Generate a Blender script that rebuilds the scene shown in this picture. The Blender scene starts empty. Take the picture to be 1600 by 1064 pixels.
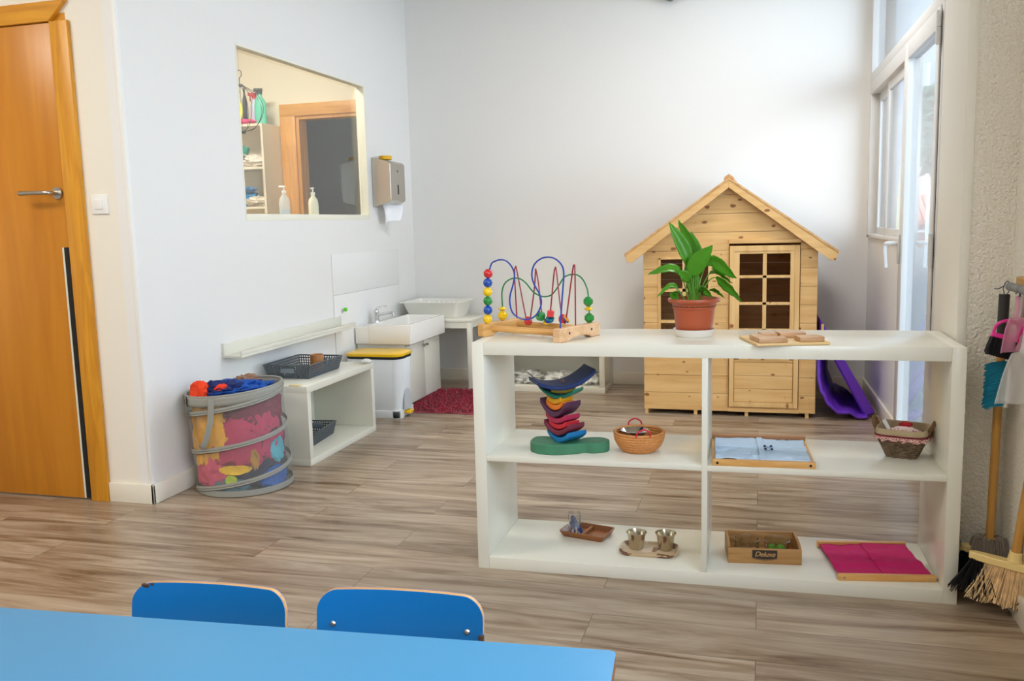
import bpy, bmesh, math, random
from math import sin, cos, pi, radians, atan2, hypot, sqrt
from mathutils import Vector, Matrix, noise
S = bpy.context.scene
COL = S.collection
rnd = random.Random(7)

# ------------------------------------------------------------------ camera
def make_camera():
    yaw, pitch, roll = .2764, .1316, -.0254
    f = Vector((-sin(yaw)*cos(pitch), cos(yaw)*cos(pitch), -sin(pitch)))
    r = Vector((cos(yaw), sin(yaw), 0)); u = r.cross(f)
    r2 = r*cos(roll)+u*sin(roll); u2 = -r*sin(roll)+u*cos(roll)
    cd = bpy.data.cameras.new('camera'); co = bpy.data.objects.new('camera', cd); COL.objects.link(co)
    M = Matrix((r2, u2, -f)).transposed().to_4x4(); M.translation = Vector((0, 0, 1.18))
    co.matrix_world = M
    cd.sensor_width = 36; cd.lens = 1374.9/1600*36; cd.clip_start = .02; cd.clip_end = 200
    S.camera = co
make_camera()

# ------------------------------------------------------------------ world, exposure, big lights
W = bpy.data.worlds.new('sky'); S.world = W; W.use_nodes = True
nt = W.node_tree; bg = nt.nodes['Background']
gc = nt.nodes.new('ShaderNodeTexCoord'); gs = nt.nodes.new('ShaderNodeSeparateXYZ'); gr = nt.nodes.new('ShaderNodeValToRGB')
nt.links.new(gc.outputs['Generated'], gs.inputs[0]); nt.links.new(gs.outputs['Z'], gr.inputs['Fac']); nt.links.new(gr.outputs[0], bg.inputs[0])
gr.color_ramp.elements[0].color = (.77, .88, 1, 1); gr.color_ramp.elements[1].color = (.54, .72, 1, 1)
bg.inputs[1].default_value = 8
S.view_settings.view_transform = 'Standard'; S.view_settings.look = 'None'
S.view_settings.exposure = 0.2; S.view_settings.gamma = 1; S.view_settings.use_curve_mapping = False
S.cycles.max_bounces = 10; S.cycles.diffuse_bounces = 5; S.cycles.glossy_bounces = 4
S.cycles.transmission_bounces = 6; S.cycles.transparent_max_bounces = 16
S.cycles.use_denoising = True
S.cycles.sample_clamp_indirect = 8
S.cycles.caustics_reflective = False; S.cycles.caustics_refractive = False

def room_lamp(name, loc, sx, sy, power, col, parent=None):
    l = bpy.data.lights.new(name, 'AREA'); l.shape = 'RECTANGLE'; l.size = sx; l.size_y = sy
    l.energy = power; l.color = col
    o = bpy.data.objects.new(name, l); COL.objects.link(o)
    o.parent = parent; o.location = loc
    return o
# ceiling luminaires: x, y, length x, length y, watts, colour
LAMPS = [(-3.4, 1.3, 1.2, .6, 46, (1, .91, .78)), (-.5, .4, 1.2, .6, 20, (1, .93, .80)),
         (-2.2, -1.3, 1.2, .6, 22, (1, .92, .80)), (-.20, 4.65, 1.0, .3, 27, (1, .97, .93)), (-3.5, 4.7, .6, .3, 55, (1, .93, .80)),
         (-3.2, 7.2, .6, .3, 2, (.8, .9, 1))]
LAMP_LABELS = ['ceiling light panel nearest the orange door', 'ceiling light panel above the light blue table', 'ceiling light panel behind the camera, furthest from the playhouse',
               'long narrow ceiling light panel in front of the playhouse', 'small ceiling light panel of the washroom behind the indoor window', 'small ceiling light panel of the slate grey corridor']

# ------------------------------------------------------------------ materials
def lin(c):
    return tuple(((v/255)/12.92 if v/255 <= .04045 else ((v/255+.055)/1.055)**2.4) for v in c)
MATS = {}
def mat(name, rgb, rough=.5, metal=0, spec=.5, bump=0, bscale=200, coat=0, trans=0, ior=1.45, alpha=1, sheen=0, vary=0, vscale=4):
    if name in MATS: return MATS[name]
    m = bpy.data.materials.new(name); m.use_nodes = True; n = m.node_tree; p = n.nodes['Principled BSDF']
    c = lin(rgb)+(1,)
    p.inputs['Base Color'].default_value = c; p.inputs['Roughness'].default_value = rough
    p.inputs['Metallic'].default_value = metal; p.inputs['Specular IOR Level'].default_value = spec
    p.inputs['Coat Weight'].default_value = coat; p.inputs['Transmission Weight'].default_value = trans
    p.inputs['IOR'].default_value = ior; p.inputs['Alpha'].default_value = alpha; p.inputs['Sheen Weight'].default_value = sheen
    tc = n.nodes.new('ShaderNodeTexCoord')
    if vary:
        a = n.nodes.new('ShaderNodeTexNoise'); a.inputs['Scale'].default_value = vscale; a.inputs['Detail'].default_value = 4
        n.links.new(tc.outputs['Object'], a.inputs['Vector'])
        r = n.nodes.new('ShaderNodeValToRGB'); r.color_ramp.elements[0].position = .3; r.color_ramp.elements[1].position = .7
        r.color_ramp.elements[0].color = tuple(v*(1-vary) for v in c[:3])+(1,); r.color_ramp.elements[1].color = tuple(min(1, v*(1+vary)) for v in c[:3])+(1,)
        n.links.new(a.outputs[0], r.inputs[0]); n.links.new(r.outputs[0], p.inputs['Base Color'])
    if bump:
        a = n.nodes.new('ShaderNodeTexNoise'); a.inputs['Scale'].default_value = bscale; a.inputs['Detail'].default_value = 3
        n.links.new(tc.outputs['Object'], a.inputs['Vector'])
        b = n.nodes.new('ShaderNodeBump'); b.inputs['Strength'].default_value = bump; b.inputs['Distance'].default_value = .01
        n.links.new(a.outputs[0], b.inputs['Height']); n.links.new(b.outputs[0], p.inputs['Normal'])
    MATS[name] = m
    return m
def wood(name, base, dark, axis='X', scale=1, knots=0, rough=.5, grain=.5):
    """procedural wood, grain runs along the local axis"""
    if name in MATS: return MATS[name]
    m = bpy.data.materials.new(name); m.use_nodes = True; n = m.node_tree; p = n.nodes['Principled BSDF']; L = n.links.new
    tc = n.nodes.new('ShaderNodeTexCoord'); mp = n.nodes.new('ShaderNodeMapping')
    sc = {'X': (1.2, 14, 14), 'Y': (14, 1.2, 14), 'Z': (14, 14, 1.2)}[axis]
    mp.inputs['Scale'].default_value = tuple(s*scale for s in sc)
    L(tc.outputs['Object'], mp.inputs['Vector'])
    a = n.nodes.new('ShaderNodeTexNoise'); a.inputs['Scale'].default_value = 1.6; a.inputs['Detail'].default_value = 7; a.inputs['Distortion'].default_value = .9
    L(mp.outputs[0], a.inputs['Vector'])
    r = n.nodes.new('ShaderNodeValToRGB'); r.color_ramp.elements[0].position = .5-grain*.4; r.color_ramp.elements[1].position = .5+grain*.3
    r.color_ramp.elements[0].color = lin(dark)+(1,); r.color_ramp.elements[1].color = lin(base)+(1,)
    L(a.outputs[0], r.inputs[0]); out = r.outputs[0]
    if knots:
        sp = n.nodes.new('ShaderNodeSeparateXYZ'); mk = n.nodes.new('ShaderNodeCombineXYZ'); L(tc.outputs['Object'], sp.inputs[0])
        m1 = n.nodes.new('ShaderNodeMath'); m1.operation = 'MULTIPLY'; m1.inputs[1].default_value = 1.6 if axis == 'Z' else .7
        m2 = n.nodes.new('ShaderNodeMath'); m2.operation = 'MULTIPLY'; m2.inputs[1].default_value = .7 if axis == 'Z' else 1.15
        L(sp.outputs['Y' if axis == 'Y' else 'X'], m1.inputs[0]); L(sp.outputs['Z'], m2.inputs[0]); L(m1.outputs[0], mk.inputs['X']); L(m2.outputs[0], mk.inputs['Y'])
        v = n.nodes.new('ShaderNodeTexVoronoi'); v.voronoi_dimensions = '2D'; v.inputs['Scale'].default_value = knots*1.5
        nz = n.nodes.new('ShaderNodeTexNoise'); nz.inputs['Scale'].default_value = 30; L(tc.outputs['Object'], nz.inputs['Vector'])
        va = n.nodes.new('ShaderNodeMix'); va.data_type = 'VECTOR'; va.inputs[0].default_value = .015; L(mk.outputs[0], va.inputs[4]); L(nz.outputs['Color'], va.inputs[5])
        L(va.outputs[1], v.inputs['Vector'])
        k = n.nodes.new('ShaderNodeValToRGB'); k.color_ramp.elements[0].position = .080; k.color_ramp.elements[1].position = .120
        k.color_ramp.elements[0].color = (1, 1, 1, 1); k.color_ramp.elements[1].color = (0, 0, 0, 1)
        sr = n.nodes.new('ShaderNodeSeparateColor'); L(v.outputs['Color'], sr.inputs[0]); ms = n.nodes.new('ShaderNodeMath'); ms.operation = 'MULTIPLY_ADD'; ms.inputs[1].default_value = .11
        L(sr.outputs[0], ms.inputs[0]); L(v.outputs['Distance'], ms.inputs[2]); L(ms.outputs[0], k.inputs[0])
        mx = n.nodes.new('ShaderNodeMix'); mx.data_type = 'RGBA'
        L(k.outputs[0], mx.inputs[0]); L(out, mx.inputs[6]); mx.inputs[7].default_value = lin((140, 88, 44))+(1,)
        out = mx.outputs[2]
    L(out, p.inputs['Base Color']); p.inputs['Roughness'].default_value = rough
    MATS[name] = m
    return m
def glass(name, tint=(1, 1, 1), rough=0, refl=1.0, ior=1.45):
    if name in MATS: return MATS[name]
    m = bpy.data.materials.new(name); m.use_nodes = True; n = m.node_tree; L = n.links.new
    n.nodes.remove(n.nodes['Principled BSDF']); o = n.nodes['Material Output']
    t = n.nodes.new('ShaderNodeBsdfTransparent'); t.inputs[0].default_value = tuple(tint)+(1,)
    g = n.nodes.new('ShaderNodeBsdfGlossy'); g.inputs['Roughness'].default_value = rough
    f = n.nodes.new('ShaderNodeFresnel'); ge = n.nodes.new('ShaderNodeNewGeometry'); mi = n.nodes.new('ShaderNodeMix')   # thin pane: same reflectance from both faces
    mi.inputs[2].default_value = ior; mi.inputs[3].default_value = 1/ior; L(ge.outputs['Backfacing'], mi.inputs[0]); L(mi.outputs[0], f.inputs[0])
    mu = n.nodes.new('ShaderNodeMath'); mu.operation = 'MULTIPLY'; mu.inputs[1].default_value = refl; mu.use_clamp = True
    mx = n.nodes.new('ShaderNodeMixShader')
    L(f.outputs[0], mu.inputs[0]); L(mu.outputs[0], mx.inputs[0]); L(t.outputs[0], mx.inputs[1]); L(g.outputs[0], mx.inputs[2]); L(mx.outputs[0], o.inputs[0])
    MATS[name] = m
    return m
def veil(name, rgb, opac):
    """thin see-through fabric or plastic"""
    if name in MATS: return MATS[name]
    m = bpy.data.materials.new(name); m.use_nodes = True; n = m.node_tree; L = n.links.new
    p = n.nodes['Principled BSDF']; o = n.nodes['Material Output']; p.inputs['Base Color'].default_value = lin(rgb)+(1,); p.inputs['Roughness'].default_value = .4
    t = n.nodes.new('ShaderNodeBsdfTransparent'); mx = n.nodes.new('ShaderNodeMixShader'); mx.inputs[0].default_value = opac
    L(t.outputs[0], mx.inputs[1]); L(p.outputs[0], mx.inputs[2]); L(mx.outputs[0], o.inputs[0])
    MATS[name] = m
    return m

def floor_mat():
    m = bpy.data.materials.new('oak_laminate'); m.use_nodes = True; n = m.node_tree; p = n.nodes['Principled BSDF']; L = n.links.new
    tc = n.nodes.new('ShaderNodeTexCoord')
    br = n.nodes.new('ShaderNodeTexBrick'); br.offset = .37; br.offset_frequency = 2
    br.inputs['Scale'].default_value = 1; br.inputs['Brick Width'].default_value = 1.29; br.inputs['Row Height'].default_value = .193
    br.inputs['Mortar Size'].default_value = .0012; br.inputs['Mortar Smooth'].default_value = .2; br.inputs['Bias'].default_value = 0
    br.inputs['Color1'].default_value = (0, 0, 0, 1); br.inputs['Color2'].default_value = (1, 1, 1, 1); br.inputs['Mortar'].default_value = (.5, .5, .5, 1)
    L(tc.outputs['Object'], br.inputs['Vector'])
    # per plank offset of the grain
    off = n.nodes.new('ShaderNodeVectorMath'); off.operation = 'MULTIPLY'; off.inputs[1].default_value = (17, 9, 0)
    L(br.outputs['Color'], off.inputs[0])
    ad = n.nodes.new('ShaderNodeVectorMath'); ad.operation = 'ADD'; L(tc.outputs['Object'], ad.inputs[0]); L(off.outputs[0], ad.inputs[1])
    mp = n.nodes.new('ShaderNodeMapping'); mp.inputs['Scale'].default_value = (.9, 9, 1); L(ad.outputs[0], mp.inputs['Vector'])
    a = n.nodes.new('ShaderNodeTexNoise'); a.inputs['Scale'].default_value = 1.5; a.inputs['Detail'].default_value = 8; a.inputs['Roughness'].default_value = .62; a.inputs['Distortion'].default_value = 1.1
    L(mp.outputs[0], a.inputs['Vector'])
    r = n.nodes.new('ShaderNodeValToRGB'); e = r.color_ramp.elements
    e[0].position = .29; e[0].color = lin((86, 62, 42))+(1,); e[1].position = .74; e[1].color = lin((190, 175, 155))+(1,)
    x = e.new(.42); x.color = lin((140, 119, 97))+(1,); x = e.new(.55); x.color = lin((168, 150, 129))+(1,)
    L(a.outputs[0], r.inputs[0])
    # fine streaks
    mp2 = n.nodes.new('ShaderNodeMapping'); mp2.inputs['Scale'].default_value = (3, 90, 1); L(ad.outputs[0], mp2.inputs['Vector'])
    b = n.nodes.new('ShaderNodeTexNoise'); b.inputs['Scale'].default_value = 1.5; b.inputs['Detail'].default_value = 4; L(mp2.outputs[0], b.inputs['Vector'])
    r2 = n.nodes.new('ShaderNodeValToRGB'); r2.color_ramp.elements[0].position = .3; r2.color_ramp.elements[1].position = .65
    r2.color_ramp.elements[0].color = (.84, .83, .82, 1); r2.color_ramp.elements[1].color = (1.04, 1.04, 1.04, 1); L(b.outputs[0], r2.inputs[0])
    mu = n.nodes.new('ShaderNodeMix'); mu.data_type = 'RGBA'; mu.blend_type = 'MULTIPLY'; mu.inputs[0].default_value = 1
    L(r.outputs[0], mu.inputs[6]); L(r2.outputs[0], mu.inputs[7])
    # plank tone
    r3 = n.nodes.new('ShaderNodeValToRGB'); r3.color_ramp.elements[0].color = (.84, .83, .82, 1); r3.color_ramp.elements[1].color = (1.05, 1.05, 1.05, 1); L(br.outputs['Color'], r3.inputs[0])
    mu2 = n.nodes.new('ShaderNodeMix'); mu2.data_type = 'RGBA'; mu2.blend_type = 'MULTIPLY'; mu2.inputs[0].default_value = 1
    L(mu.outputs[2], mu2.inputs[6]); L(r3.outputs[0], mu2.inputs[7])
    mo = n.nodes.new('ShaderNodeMix'); mo.data_type = 'RGBA'; L(br.outputs['Fac'], mo.inputs[0]); L(mu2.outputs[2], mo.inputs[6]); mo.inputs[7].default_value = lin((95, 80, 68))+(1,)
    L(mo.outputs[2], p.inputs['Base Color']); p.inputs['Roughness'].default_value = .30; p.inputs['Specular IOR Level'].default_value = .45
    bp = n.nodes.new('ShaderNodeBump'); bp.inputs['Strength'].default_value = .12; bp.inputs['Distance'].default_value = .004; L(b.outputs[0], bp.inputs['Height']); L(bp.outputs[0], p.inputs['Normal'])
    return m
def stucco_mat(name, rgb, scale=110, st=1.0):
    if name in MATS: return MATS[name]
    m = bpy.data.materials.new(name); m.use_nodes = True; n = m.node_tree; p = n.nodes['Principled BSDF']; L = n.links.new
    tc = n.nodes.new('ShaderNodeTexCoord')
    a = n.nodes.new('ShaderNodeTexNoise'); a.inputs['Scale'].default_value = scale; a.inputs['Detail'].default_value = 2; a.inputs['Distortion'].default_value = .2
    L(tc.outputs['Object'], a.inputs['Vector'])
    r = n.nodes.new('ShaderNodeValToRGB'); r.color_ramp.elements[0].position = .3; r.color_ramp.elements[1].position = .7; L(a.outputs[0], r.inputs[0])
    b = n.nodes.new('ShaderNodeBump'); b.inputs['Strength'].default_value = st; b.inputs['Distance'].default_value = .004
    L(r.outputs[0], b.inputs['Height']); L(b.outputs[0], p.inputs['Normal'])
    p.inputs['Base Color'].default_value = lin(rgb)+(1,); p.inputs['Roughness'].default_value = .75
    MATS[name] = m
    return m

WALL = mat('white_wall_paint', (232, 231, 228), .6, bump=.04, bscale=60)
CEIL = mat('ceiling_paint', (228, 226, 222), .8)
FLOOR = floor_mat()
STUC = stucco_mat('textured_wall_paint', (238, 233, 220))
TRIM = mat('cream_trim_paint', (232, 226, 210), .35)
WHITE = mat('white_laminate', (224, 222, 208), .25, coat=.1)
WHITE2 = mat('white_plastic', (238, 238, 236), .3)
CERAM = mat('white_ceramic', (240, 238, 232), .08, coat=.5)
ALU = mat('white_aluminium', (214, 213, 211), .35)
CHROME = mat('chrome', (225, 225, 228), .08, metal=1)
STEEL = mat('brushed_steel', (190, 186, 178), .28, metal=1)
STEELD = mat('satin_steel', (196, 190, 180), .33, metal=1)
BLACK = mat('black_rubber', (22, 22, 24), .6)
DOORW = wood('orange_door_veneer', (206, 137, 40), (182, 112, 24), 'Z', .6, rough=.3, grain=.8)
FRAMEW = wood('orange_frame_wood', (222, 158, 44), (192, 124, 24), 'Z', 1.6, rough=.35, grain=.6)
FRAMEWX = wood('orange_frame_wood_across', (222, 158, 44), (192, 124, 24), 'X', 1.6, rough=.35, grain=.6)
PINE = wood('pine_boards', (226, 184, 122), (208, 160, 97), 'X', 1, knots=5.5, rough=.5)
PINEV = wood('pine_upright', (228, 188, 127), (211, 165, 102), 'Z', 1, knots=3.2, rough=.5)
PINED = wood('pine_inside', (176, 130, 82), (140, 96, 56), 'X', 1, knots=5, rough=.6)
BEECH = wood('beech', (222, 172, 104), (196, 142, 74), 'X', 2, rough=.4)
BEECHL = wood('pale_beech', (232, 192, 150), (212, 166, 118), 'X', 2, rough=.45)
BEECHY = wood('beech_along', (224, 178, 112), (198, 148, 82), 'Y', 2, rough=.4)
OAKB = wood('oak_blocks', (204, 164, 124), (176, 132, 90), 'X', 3, rough=.5)
WALNUT = wood('acacia', (150, 92, 48), (108, 60, 28), 'X', 2, rough=.35)
GLASS = glass('window_glass', (.93, .96, .97), 0, 1.6)
GLASS2 = glass('inner_window_glass', (.97, .98, .97), 0, 1.7)
GLASSC = glass('clear_glassware', (.975, .985, .98), .05, 3.2)
YEL = mat('yellow_paint', (238, 196, 12), .25, coat=.3)
RED = mat('red_paint', (205, 38, 42), .25, coat=.3)
BLUE = mat('blue_paint', (16, 76, 168), .25, coat=.3)
GREEN = mat('green_paint', (34, 136, 58), .25, coat=.3)

# ------------------------------------------------------------------ mesh helpers
def nb(): return bmesh.new()
def xf(vs, M):
    if M is not None:
        for v in vs: v.co = M @ v.co
def box(bm, x0, x1, y0, y1, z0, z1, bev=0, M=None, seg=2):
    vs = [bm.verts.new((x, y, z)) for z in (z0, z1) for y in (y0, y1) for x in (x0, x1)]
    fs = [bm.faces.new([vs[i] for i in q]) for q in ((0, 2, 3, 1), (4, 5, 7, 6), (0, 1, 5, 4), (2, 6, 7, 3), (0, 4, 6, 2), (1, 3, 7, 5))]
    if bev:
        es = list({e for f in fs for e in f.edges})
        r = bmesh.ops.bevel(bm, geom=es, offset=bev, segments=seg, affect='EDGES', profile=.5)
        vs = list({v for f in r['faces'] for v in f.verts} | {v for v in vs if v.is_valid})
    xf(vs, M)
    return bm
def lathe(bm, prof, seg=32, M=None, caps=True):
    rings = []; allv = []
    for r, z in prof:
        if r < 1e-6: v = bm.verts.new((0, 0, z)); rings.append([v]); allv.append(v)
        else:
            ring = [bm.verts.new((r*cos(2*pi*i/seg), r*sin(2*pi*i/seg), z)) for i in range(seg)]; rings.append(ring); allv += ring
    for a, b in zip(rings, rings[1:]):
        for i in range(seg):
            j = (i+1) % seg
            if len(a) == 1 and len(b) == 1: continue
            if len(a) == 1: bm.faces.new((a[0], b[j], b[i]))
            elif len(b) == 1: bm.faces.new((a[i], a[j], b[0]))
            else: bm.faces.new((a[i], a[j], b[j], b[i]))
    if caps:
        if len(rings[0]) > 1: bm.faces.new(rings[0][::-1])
        if len(rings[-1]) > 1: bm.faces.new(rings[-1])
    xf(allv, M)
    return bm
def frame_to(p0, p1):
    d = (Vector(p1)-Vector(p0)).normalized()
    q = Vector((0, 0, 1)).rotation_difference(d)
    return Matrix.Translation(p0) @ q.to_matrix().to_4x4()
def cyl(bm, p0, p1, r0, r1=None, seg=20):
    if r1 is None: r1 = r0
    L = (Vector(p1)-Vector(p0)).length
    return lathe(bm, [(r0, 0), (r1, L)], seg, frame_to(p0, p1))
def ball(bm, c, r, seg=20, sz=1):
    n = seg//2
    return lathe(bm, [(max(0, r*sin(pi*i/n)) if 0 < i < n else 0, -r*sz*cos(pi*i/n)) for i in range(n+1)], seg, Matrix.Translation(c), caps=False)
def spline(pts, n=6):
    P = [Vector(p) for p in pts]; out = []
    for i in range(len(P)-1):
        a = P[i-1] if i else P[0]*2-P[1]; b = P[i]; c = P[i+1]; d = P[i+2] if i+2 < len(P) else P[-1]*2-P[-2]
        for k in range(n):
            t = k/n
            out.append(.5*((2*b)+(c-a)*t+(2*a-5*b+4*c-d)*t*t+(3*b-a-3*c+d)*t**3))
    out.append(P[-1]); return out
def tube(bm, pts, r, seg=8, n=6, closed=False, flat=None):
    """round tube along a smooth path; flat=(w,t) makes a strap"""
    P = spline(pts, n) if n > 1 else [Vector(p) for p in pts]
    N = len(P); rings = []; up = None
    for i, p in enumerate(P):
        t = (P[min(i+1, N-1)]-P[max(i-1, 0)])
        t = t.normalized() if t.length > 1e-9 else Vector((0, 0, 1))
        if up is None:
            up = Vector((0, 0, 1)) if abs(t.z) < .9 else Vector((1, 0, 0))
        up = (up-t*up.dot(t)); up = up.normalized() if up.length > 1e-6 else t.orthogonal().normalized()
        s = t.cross(up)
        rr = r(i/(N-1)) if callable(r) else r
        ring = []
        for k in range(seg):
            a = 2*pi*k/seg
            if flat: o = s*(flat[0]*cos(a))+up*(flat[1]*sin(a))
            else: o = (s*cos(a)+up*sin(a))*rr
            ring.append(bm.verts.new(p+o))
        rings.append(ring)
    for a, b in zip(rings, rings[1:]):
        for k in range(seg):
            j = (k+1) % seg; bm.faces.new((a[k], a[j], b[j], b[k]))
    bm.faces.new(rings[0][::-1]); bm.faces.new(rings[-1])
    return bm
def prism(bm, poly, y0, y1, M=None, plane='XZ'):
    """polygon in plane XZ extruded along y (or XY along z, YZ along x)"""
    def p3(a, b, d): return {'XZ': (a, d, b), 'XY': (a, b, d), 'YZ': (d, a, b)}[plane]
    A = [bm.verts.new(p3(a, b, y0)) for a, b in poly]; B = [bm.verts.new(p3(a, b, y1)) for a, b in poly]
    n = len(poly)
    f1 = bm.faces.new(A); f2 = bm.faces.new(B[::-1])
    for i in range(n): bm.faces.new((A[(i+1) % n], A[i], B[i], B[(i+1) % n]))
    xf(A+B, M)
    return bm
def sheet(bm, fn, nu, nv, closeu=False):
    g = [[bm.verts.new(fn(i/nu, j/nv)) for j in range(nv+1)] for i in range(nu if closeu else nu+1)]
    m = len(g)
    for i in range(nu):
        for j in range(nv):
            a, b = g[i], g[(i+1) % m]
            bm.faces.new((a[j], b[j], b[j+1], a[j+1]))
    return bm
def obj(name, bm, m, parent=None, loc=None, solid=0, sub=0, bevel=0, smooth=True, ang=40):
    bmesh.ops.recalc_face_normals(bm, faces=bm.faces)
    me = bpy.data.meshes.new(name); bm.to_mesh(me); bm.free()
    ms = m if isinstance(m, (list, tuple)) else [m]
    for k in ms: me.materials.append(k)
    if smooth:
        me.polygons.foreach_set('use_smooth', [True]*len(me.polygons)); me.set_sharp_from_angle(angle=radians(ang))
    o = bpy.data.objects.new(name, me); COL.objects.link(o)
    if parent is not None: o.parent = parent
    if loc: o.location = loc
    if solid:
        d = o.modifiers.new('thickness', 'SOLIDIFY'); d.thickness = solid; d.offset = 0
    if bevel:
        d = o.modifiers.new('bevel', 'BEVEL'); d.width = bevel; d.segments = 2; d.limit_method = 'ANGLE'
    if sub:
        d = o.modifiers.new('subsurf', 'SUBSURF'); d.levels = sub; d.render_levels = sub
    return o
def tag(o, label, cat, group=None, kind=None):
    o['label'] = label; o['category'] = cat
    if group: o['group'] = group
    if kind: o['kind'] = kind
    return o
def thing(name, label, cat, loc=(0, 0, 0), rz=0, group=None):
    o = bpy.data.objects.new(name, None); COL.objects.link(o); o.empty_display_size = .05
    o.location = loc; o.rotation_euler = (0, 0, rz)
    return tag(o, label, cat, group)
def struct(name, bm, m, label=None, parent=None, **k):
    o = obj(name, bm, m, parent, **k)
    if parent is None:
        o['kind'] = 'structure'
        o['label'] = label; o['category'] = name.split('_')[0]
    return o
def part(name, m, parent, *boxes, bev=0, **k):
    bm = nb()
    for b in boxes: box(bm, *b, bev=bev)
    return obj(name, bm, m, parent, **k)
def copy_tree(o, parent=None):
    c = o.copy(); COL.objects.link(c); c.parent = parent
    for ch in list(o.children): copy_tree(ch, c)
    return c

# ================================================================== SETTING
CZ = 2.95
b = nb(); box(b, -6, 1.0, -3, 6.32, -.1, 0); struct('floor', b, FLOOR, 'grey oak laminate plank floor of the classroom')
b = nb(); box(b, -6, .9, -3, 8.2, CZ, CZ+.1); struct('ceiling', b, CEIL, 'plain white ceiling')
# left wall with the inner window hole
WY0, WY1, WZ0, WZ1 = 4.045, 5.545, 1.262, 2.114
b = nb()
box(b, -2.618, -2.556, 3.173, WY0, 0, CZ); box(b, -2.618, -2.556, WY1, 6.32, 0, CZ)
box(b, -2.618, -2.556, WY0, WY1, 0, WZ0); box(b, -2.618, -2.556, WY0, WY1, WZ1, CZ)
struct('wall_left', b, WALL, 'white side wall with the inner window, sink and picture ledge')
b = nb(); box(b, -2.556, .80, 6.32, 6.42, 0, CZ); struct('wall_back', b, WALL, 'white back wall behind the wooden playhouse')
# wall that holds the orange door (faces the camera)
b = nb(); box(b, -2.80, -2.618, 3.173, 3.293, 0, CZ); box(b, -3.70, -2.80, 3.173, 3.293, 2.10, CZ); box(b, -6, -3.70, 3.173, 3.293, 0, CZ)
struct('wall_door', b, mat('cream_wall_paint', (234, 229, 216), .6), 'cream white wall around the orange wooden door')
# rear and side walls of the near half of the room
b = nb(); box(b, -6.1, .9, -3.1, -3, 0, CZ); struct('wall_rear', b, WALL, 'wall behind the camera')
b = nb(); box(b, -6.1, -6, -3, 8.2, 0, CZ); struct('wall_far_left', b, WALL, 'left end wall of the near room')
# pier and near right wall, rough render
b = nb(); box(b, .618, .90, 2.985, 3.36, 0, CZ); box(b, .739, .90, 1.9, 2.985, 0, CZ); box(b, .739, .9, -3, 1.9, 0, .9); box(b, .739, .9, -3, 1.9, 2.3, CZ); box(b, .739, .9, -3, -.6, .9, 2.3)
struct('wall_right_near', b, STUC, 'rough textured cream wall where the brooms hang')
b = nb(); box(b, .588, .618, 2.981, 3.36, 0, CZ, bev=.004); struct('trim_1', b, mat('smooth_corner_plaster', (232, 228, 216), .5), 'smooth plaster corner strip of the textured wall')
b = nb(); box(b, .592, .739, 2.967, 2.981, 0, .085, bev=.003); box(b, .725, .739, -3, 2.967, 0, .085, bev=.003); struct('baseboard_right_near', b, TRIM, 'cream baseboard under the brooms')
# right wall with garden door, window and transom: local frame, s runs towards the camera
RW = Matrix.Translation((.69, 6.3235, 0)) @ Matrix.Rotation(-pi/2+.0128, 4, 'Z')   # local x = s, local y = +X outwards
def rw(bm, s0, s1, d0, d1, z0, z1, bev=0): return box(bm, s0, s1, d0, d1, z0, z1, bev, RW)
b = nb(); rw(b, -.05, 1.40, 0, .12, 0, 1.035); rw(b, -.05, .07, 0, .12, 1.035, CZ); rw(b, .07, 2.32, 0, .12, 2.72, CZ); rw(b, 2.315, 3.0, 0, .12, 0, CZ)
struct('wall_right', b, WALL, 'white wall below and around the aluminium garden window')
b = nb(); rw(b, 0, 1.385, -.014, 0, 0, .085, .003); struct('baseboard_right', b, TRIM, 'cream baseboard below the garden window')
b = nb(); box(b, -2.556, .68, 6.306, 6.32, 0, .088, bev=.003); struct('baseboard_back', b, TRIM, 'cream baseboard along the back wall')
b = nb(); box(b, -2.556, -2.542, 3.159, 6.306, 0, .088, bev=.003); struct('baseboard_left', b, TRIM, 'cream baseboard along the left wall')
b = nb(); box(b, -2.775, -2.542, 3.159, 3.173, 0, .088, bev=.003); box(b, -6, -3.76, 3.159, 3.173, 0, .088, bev=.003); struct('baseboard_door', b, TRIM, 'cream baseboard right of the orange door')
# fine corner beads
b = nb(); box(b, -2.575, -2.5545, 3.1715, 3.1915, .088, CZ, bev=.002); struct('trim_2', b, mat('corner_bead_paint', (236, 236, 232), .5), 'white corner bead between door wall and side wall')

# window_1 : indoor window in the left wall
b = nb(); box(b, -2.664, -2.655, 3.9, 5.7, 1.22, WZ0-.001)
w1 = nb()
for (y0, y1, z0, z1) in ((WY0-.004, WY0+.006, WZ0-.004, WZ1+.004), (WY1-.008, WY1+.010, WZ0-.004, WZ1+.004), (WY0, WY1, WZ0-.030, WZ0+.004), (WY0, WY1, WZ1-.006, WZ1+.004)):
    box(w1, -2.604, -2.554, y0, y1, z0, z1, bev=.001)
b.free()
win1 = struct('window_1', w1, mat('window_bead_paint', (236, 233, 216), .5), 'white bead around the indoor window in the left wall')
b = nb(); box(b, -2.604, -2.600, WY0, WY1, WZ0, WZ1); obj('pane', b, GLASS2, win1)
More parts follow.
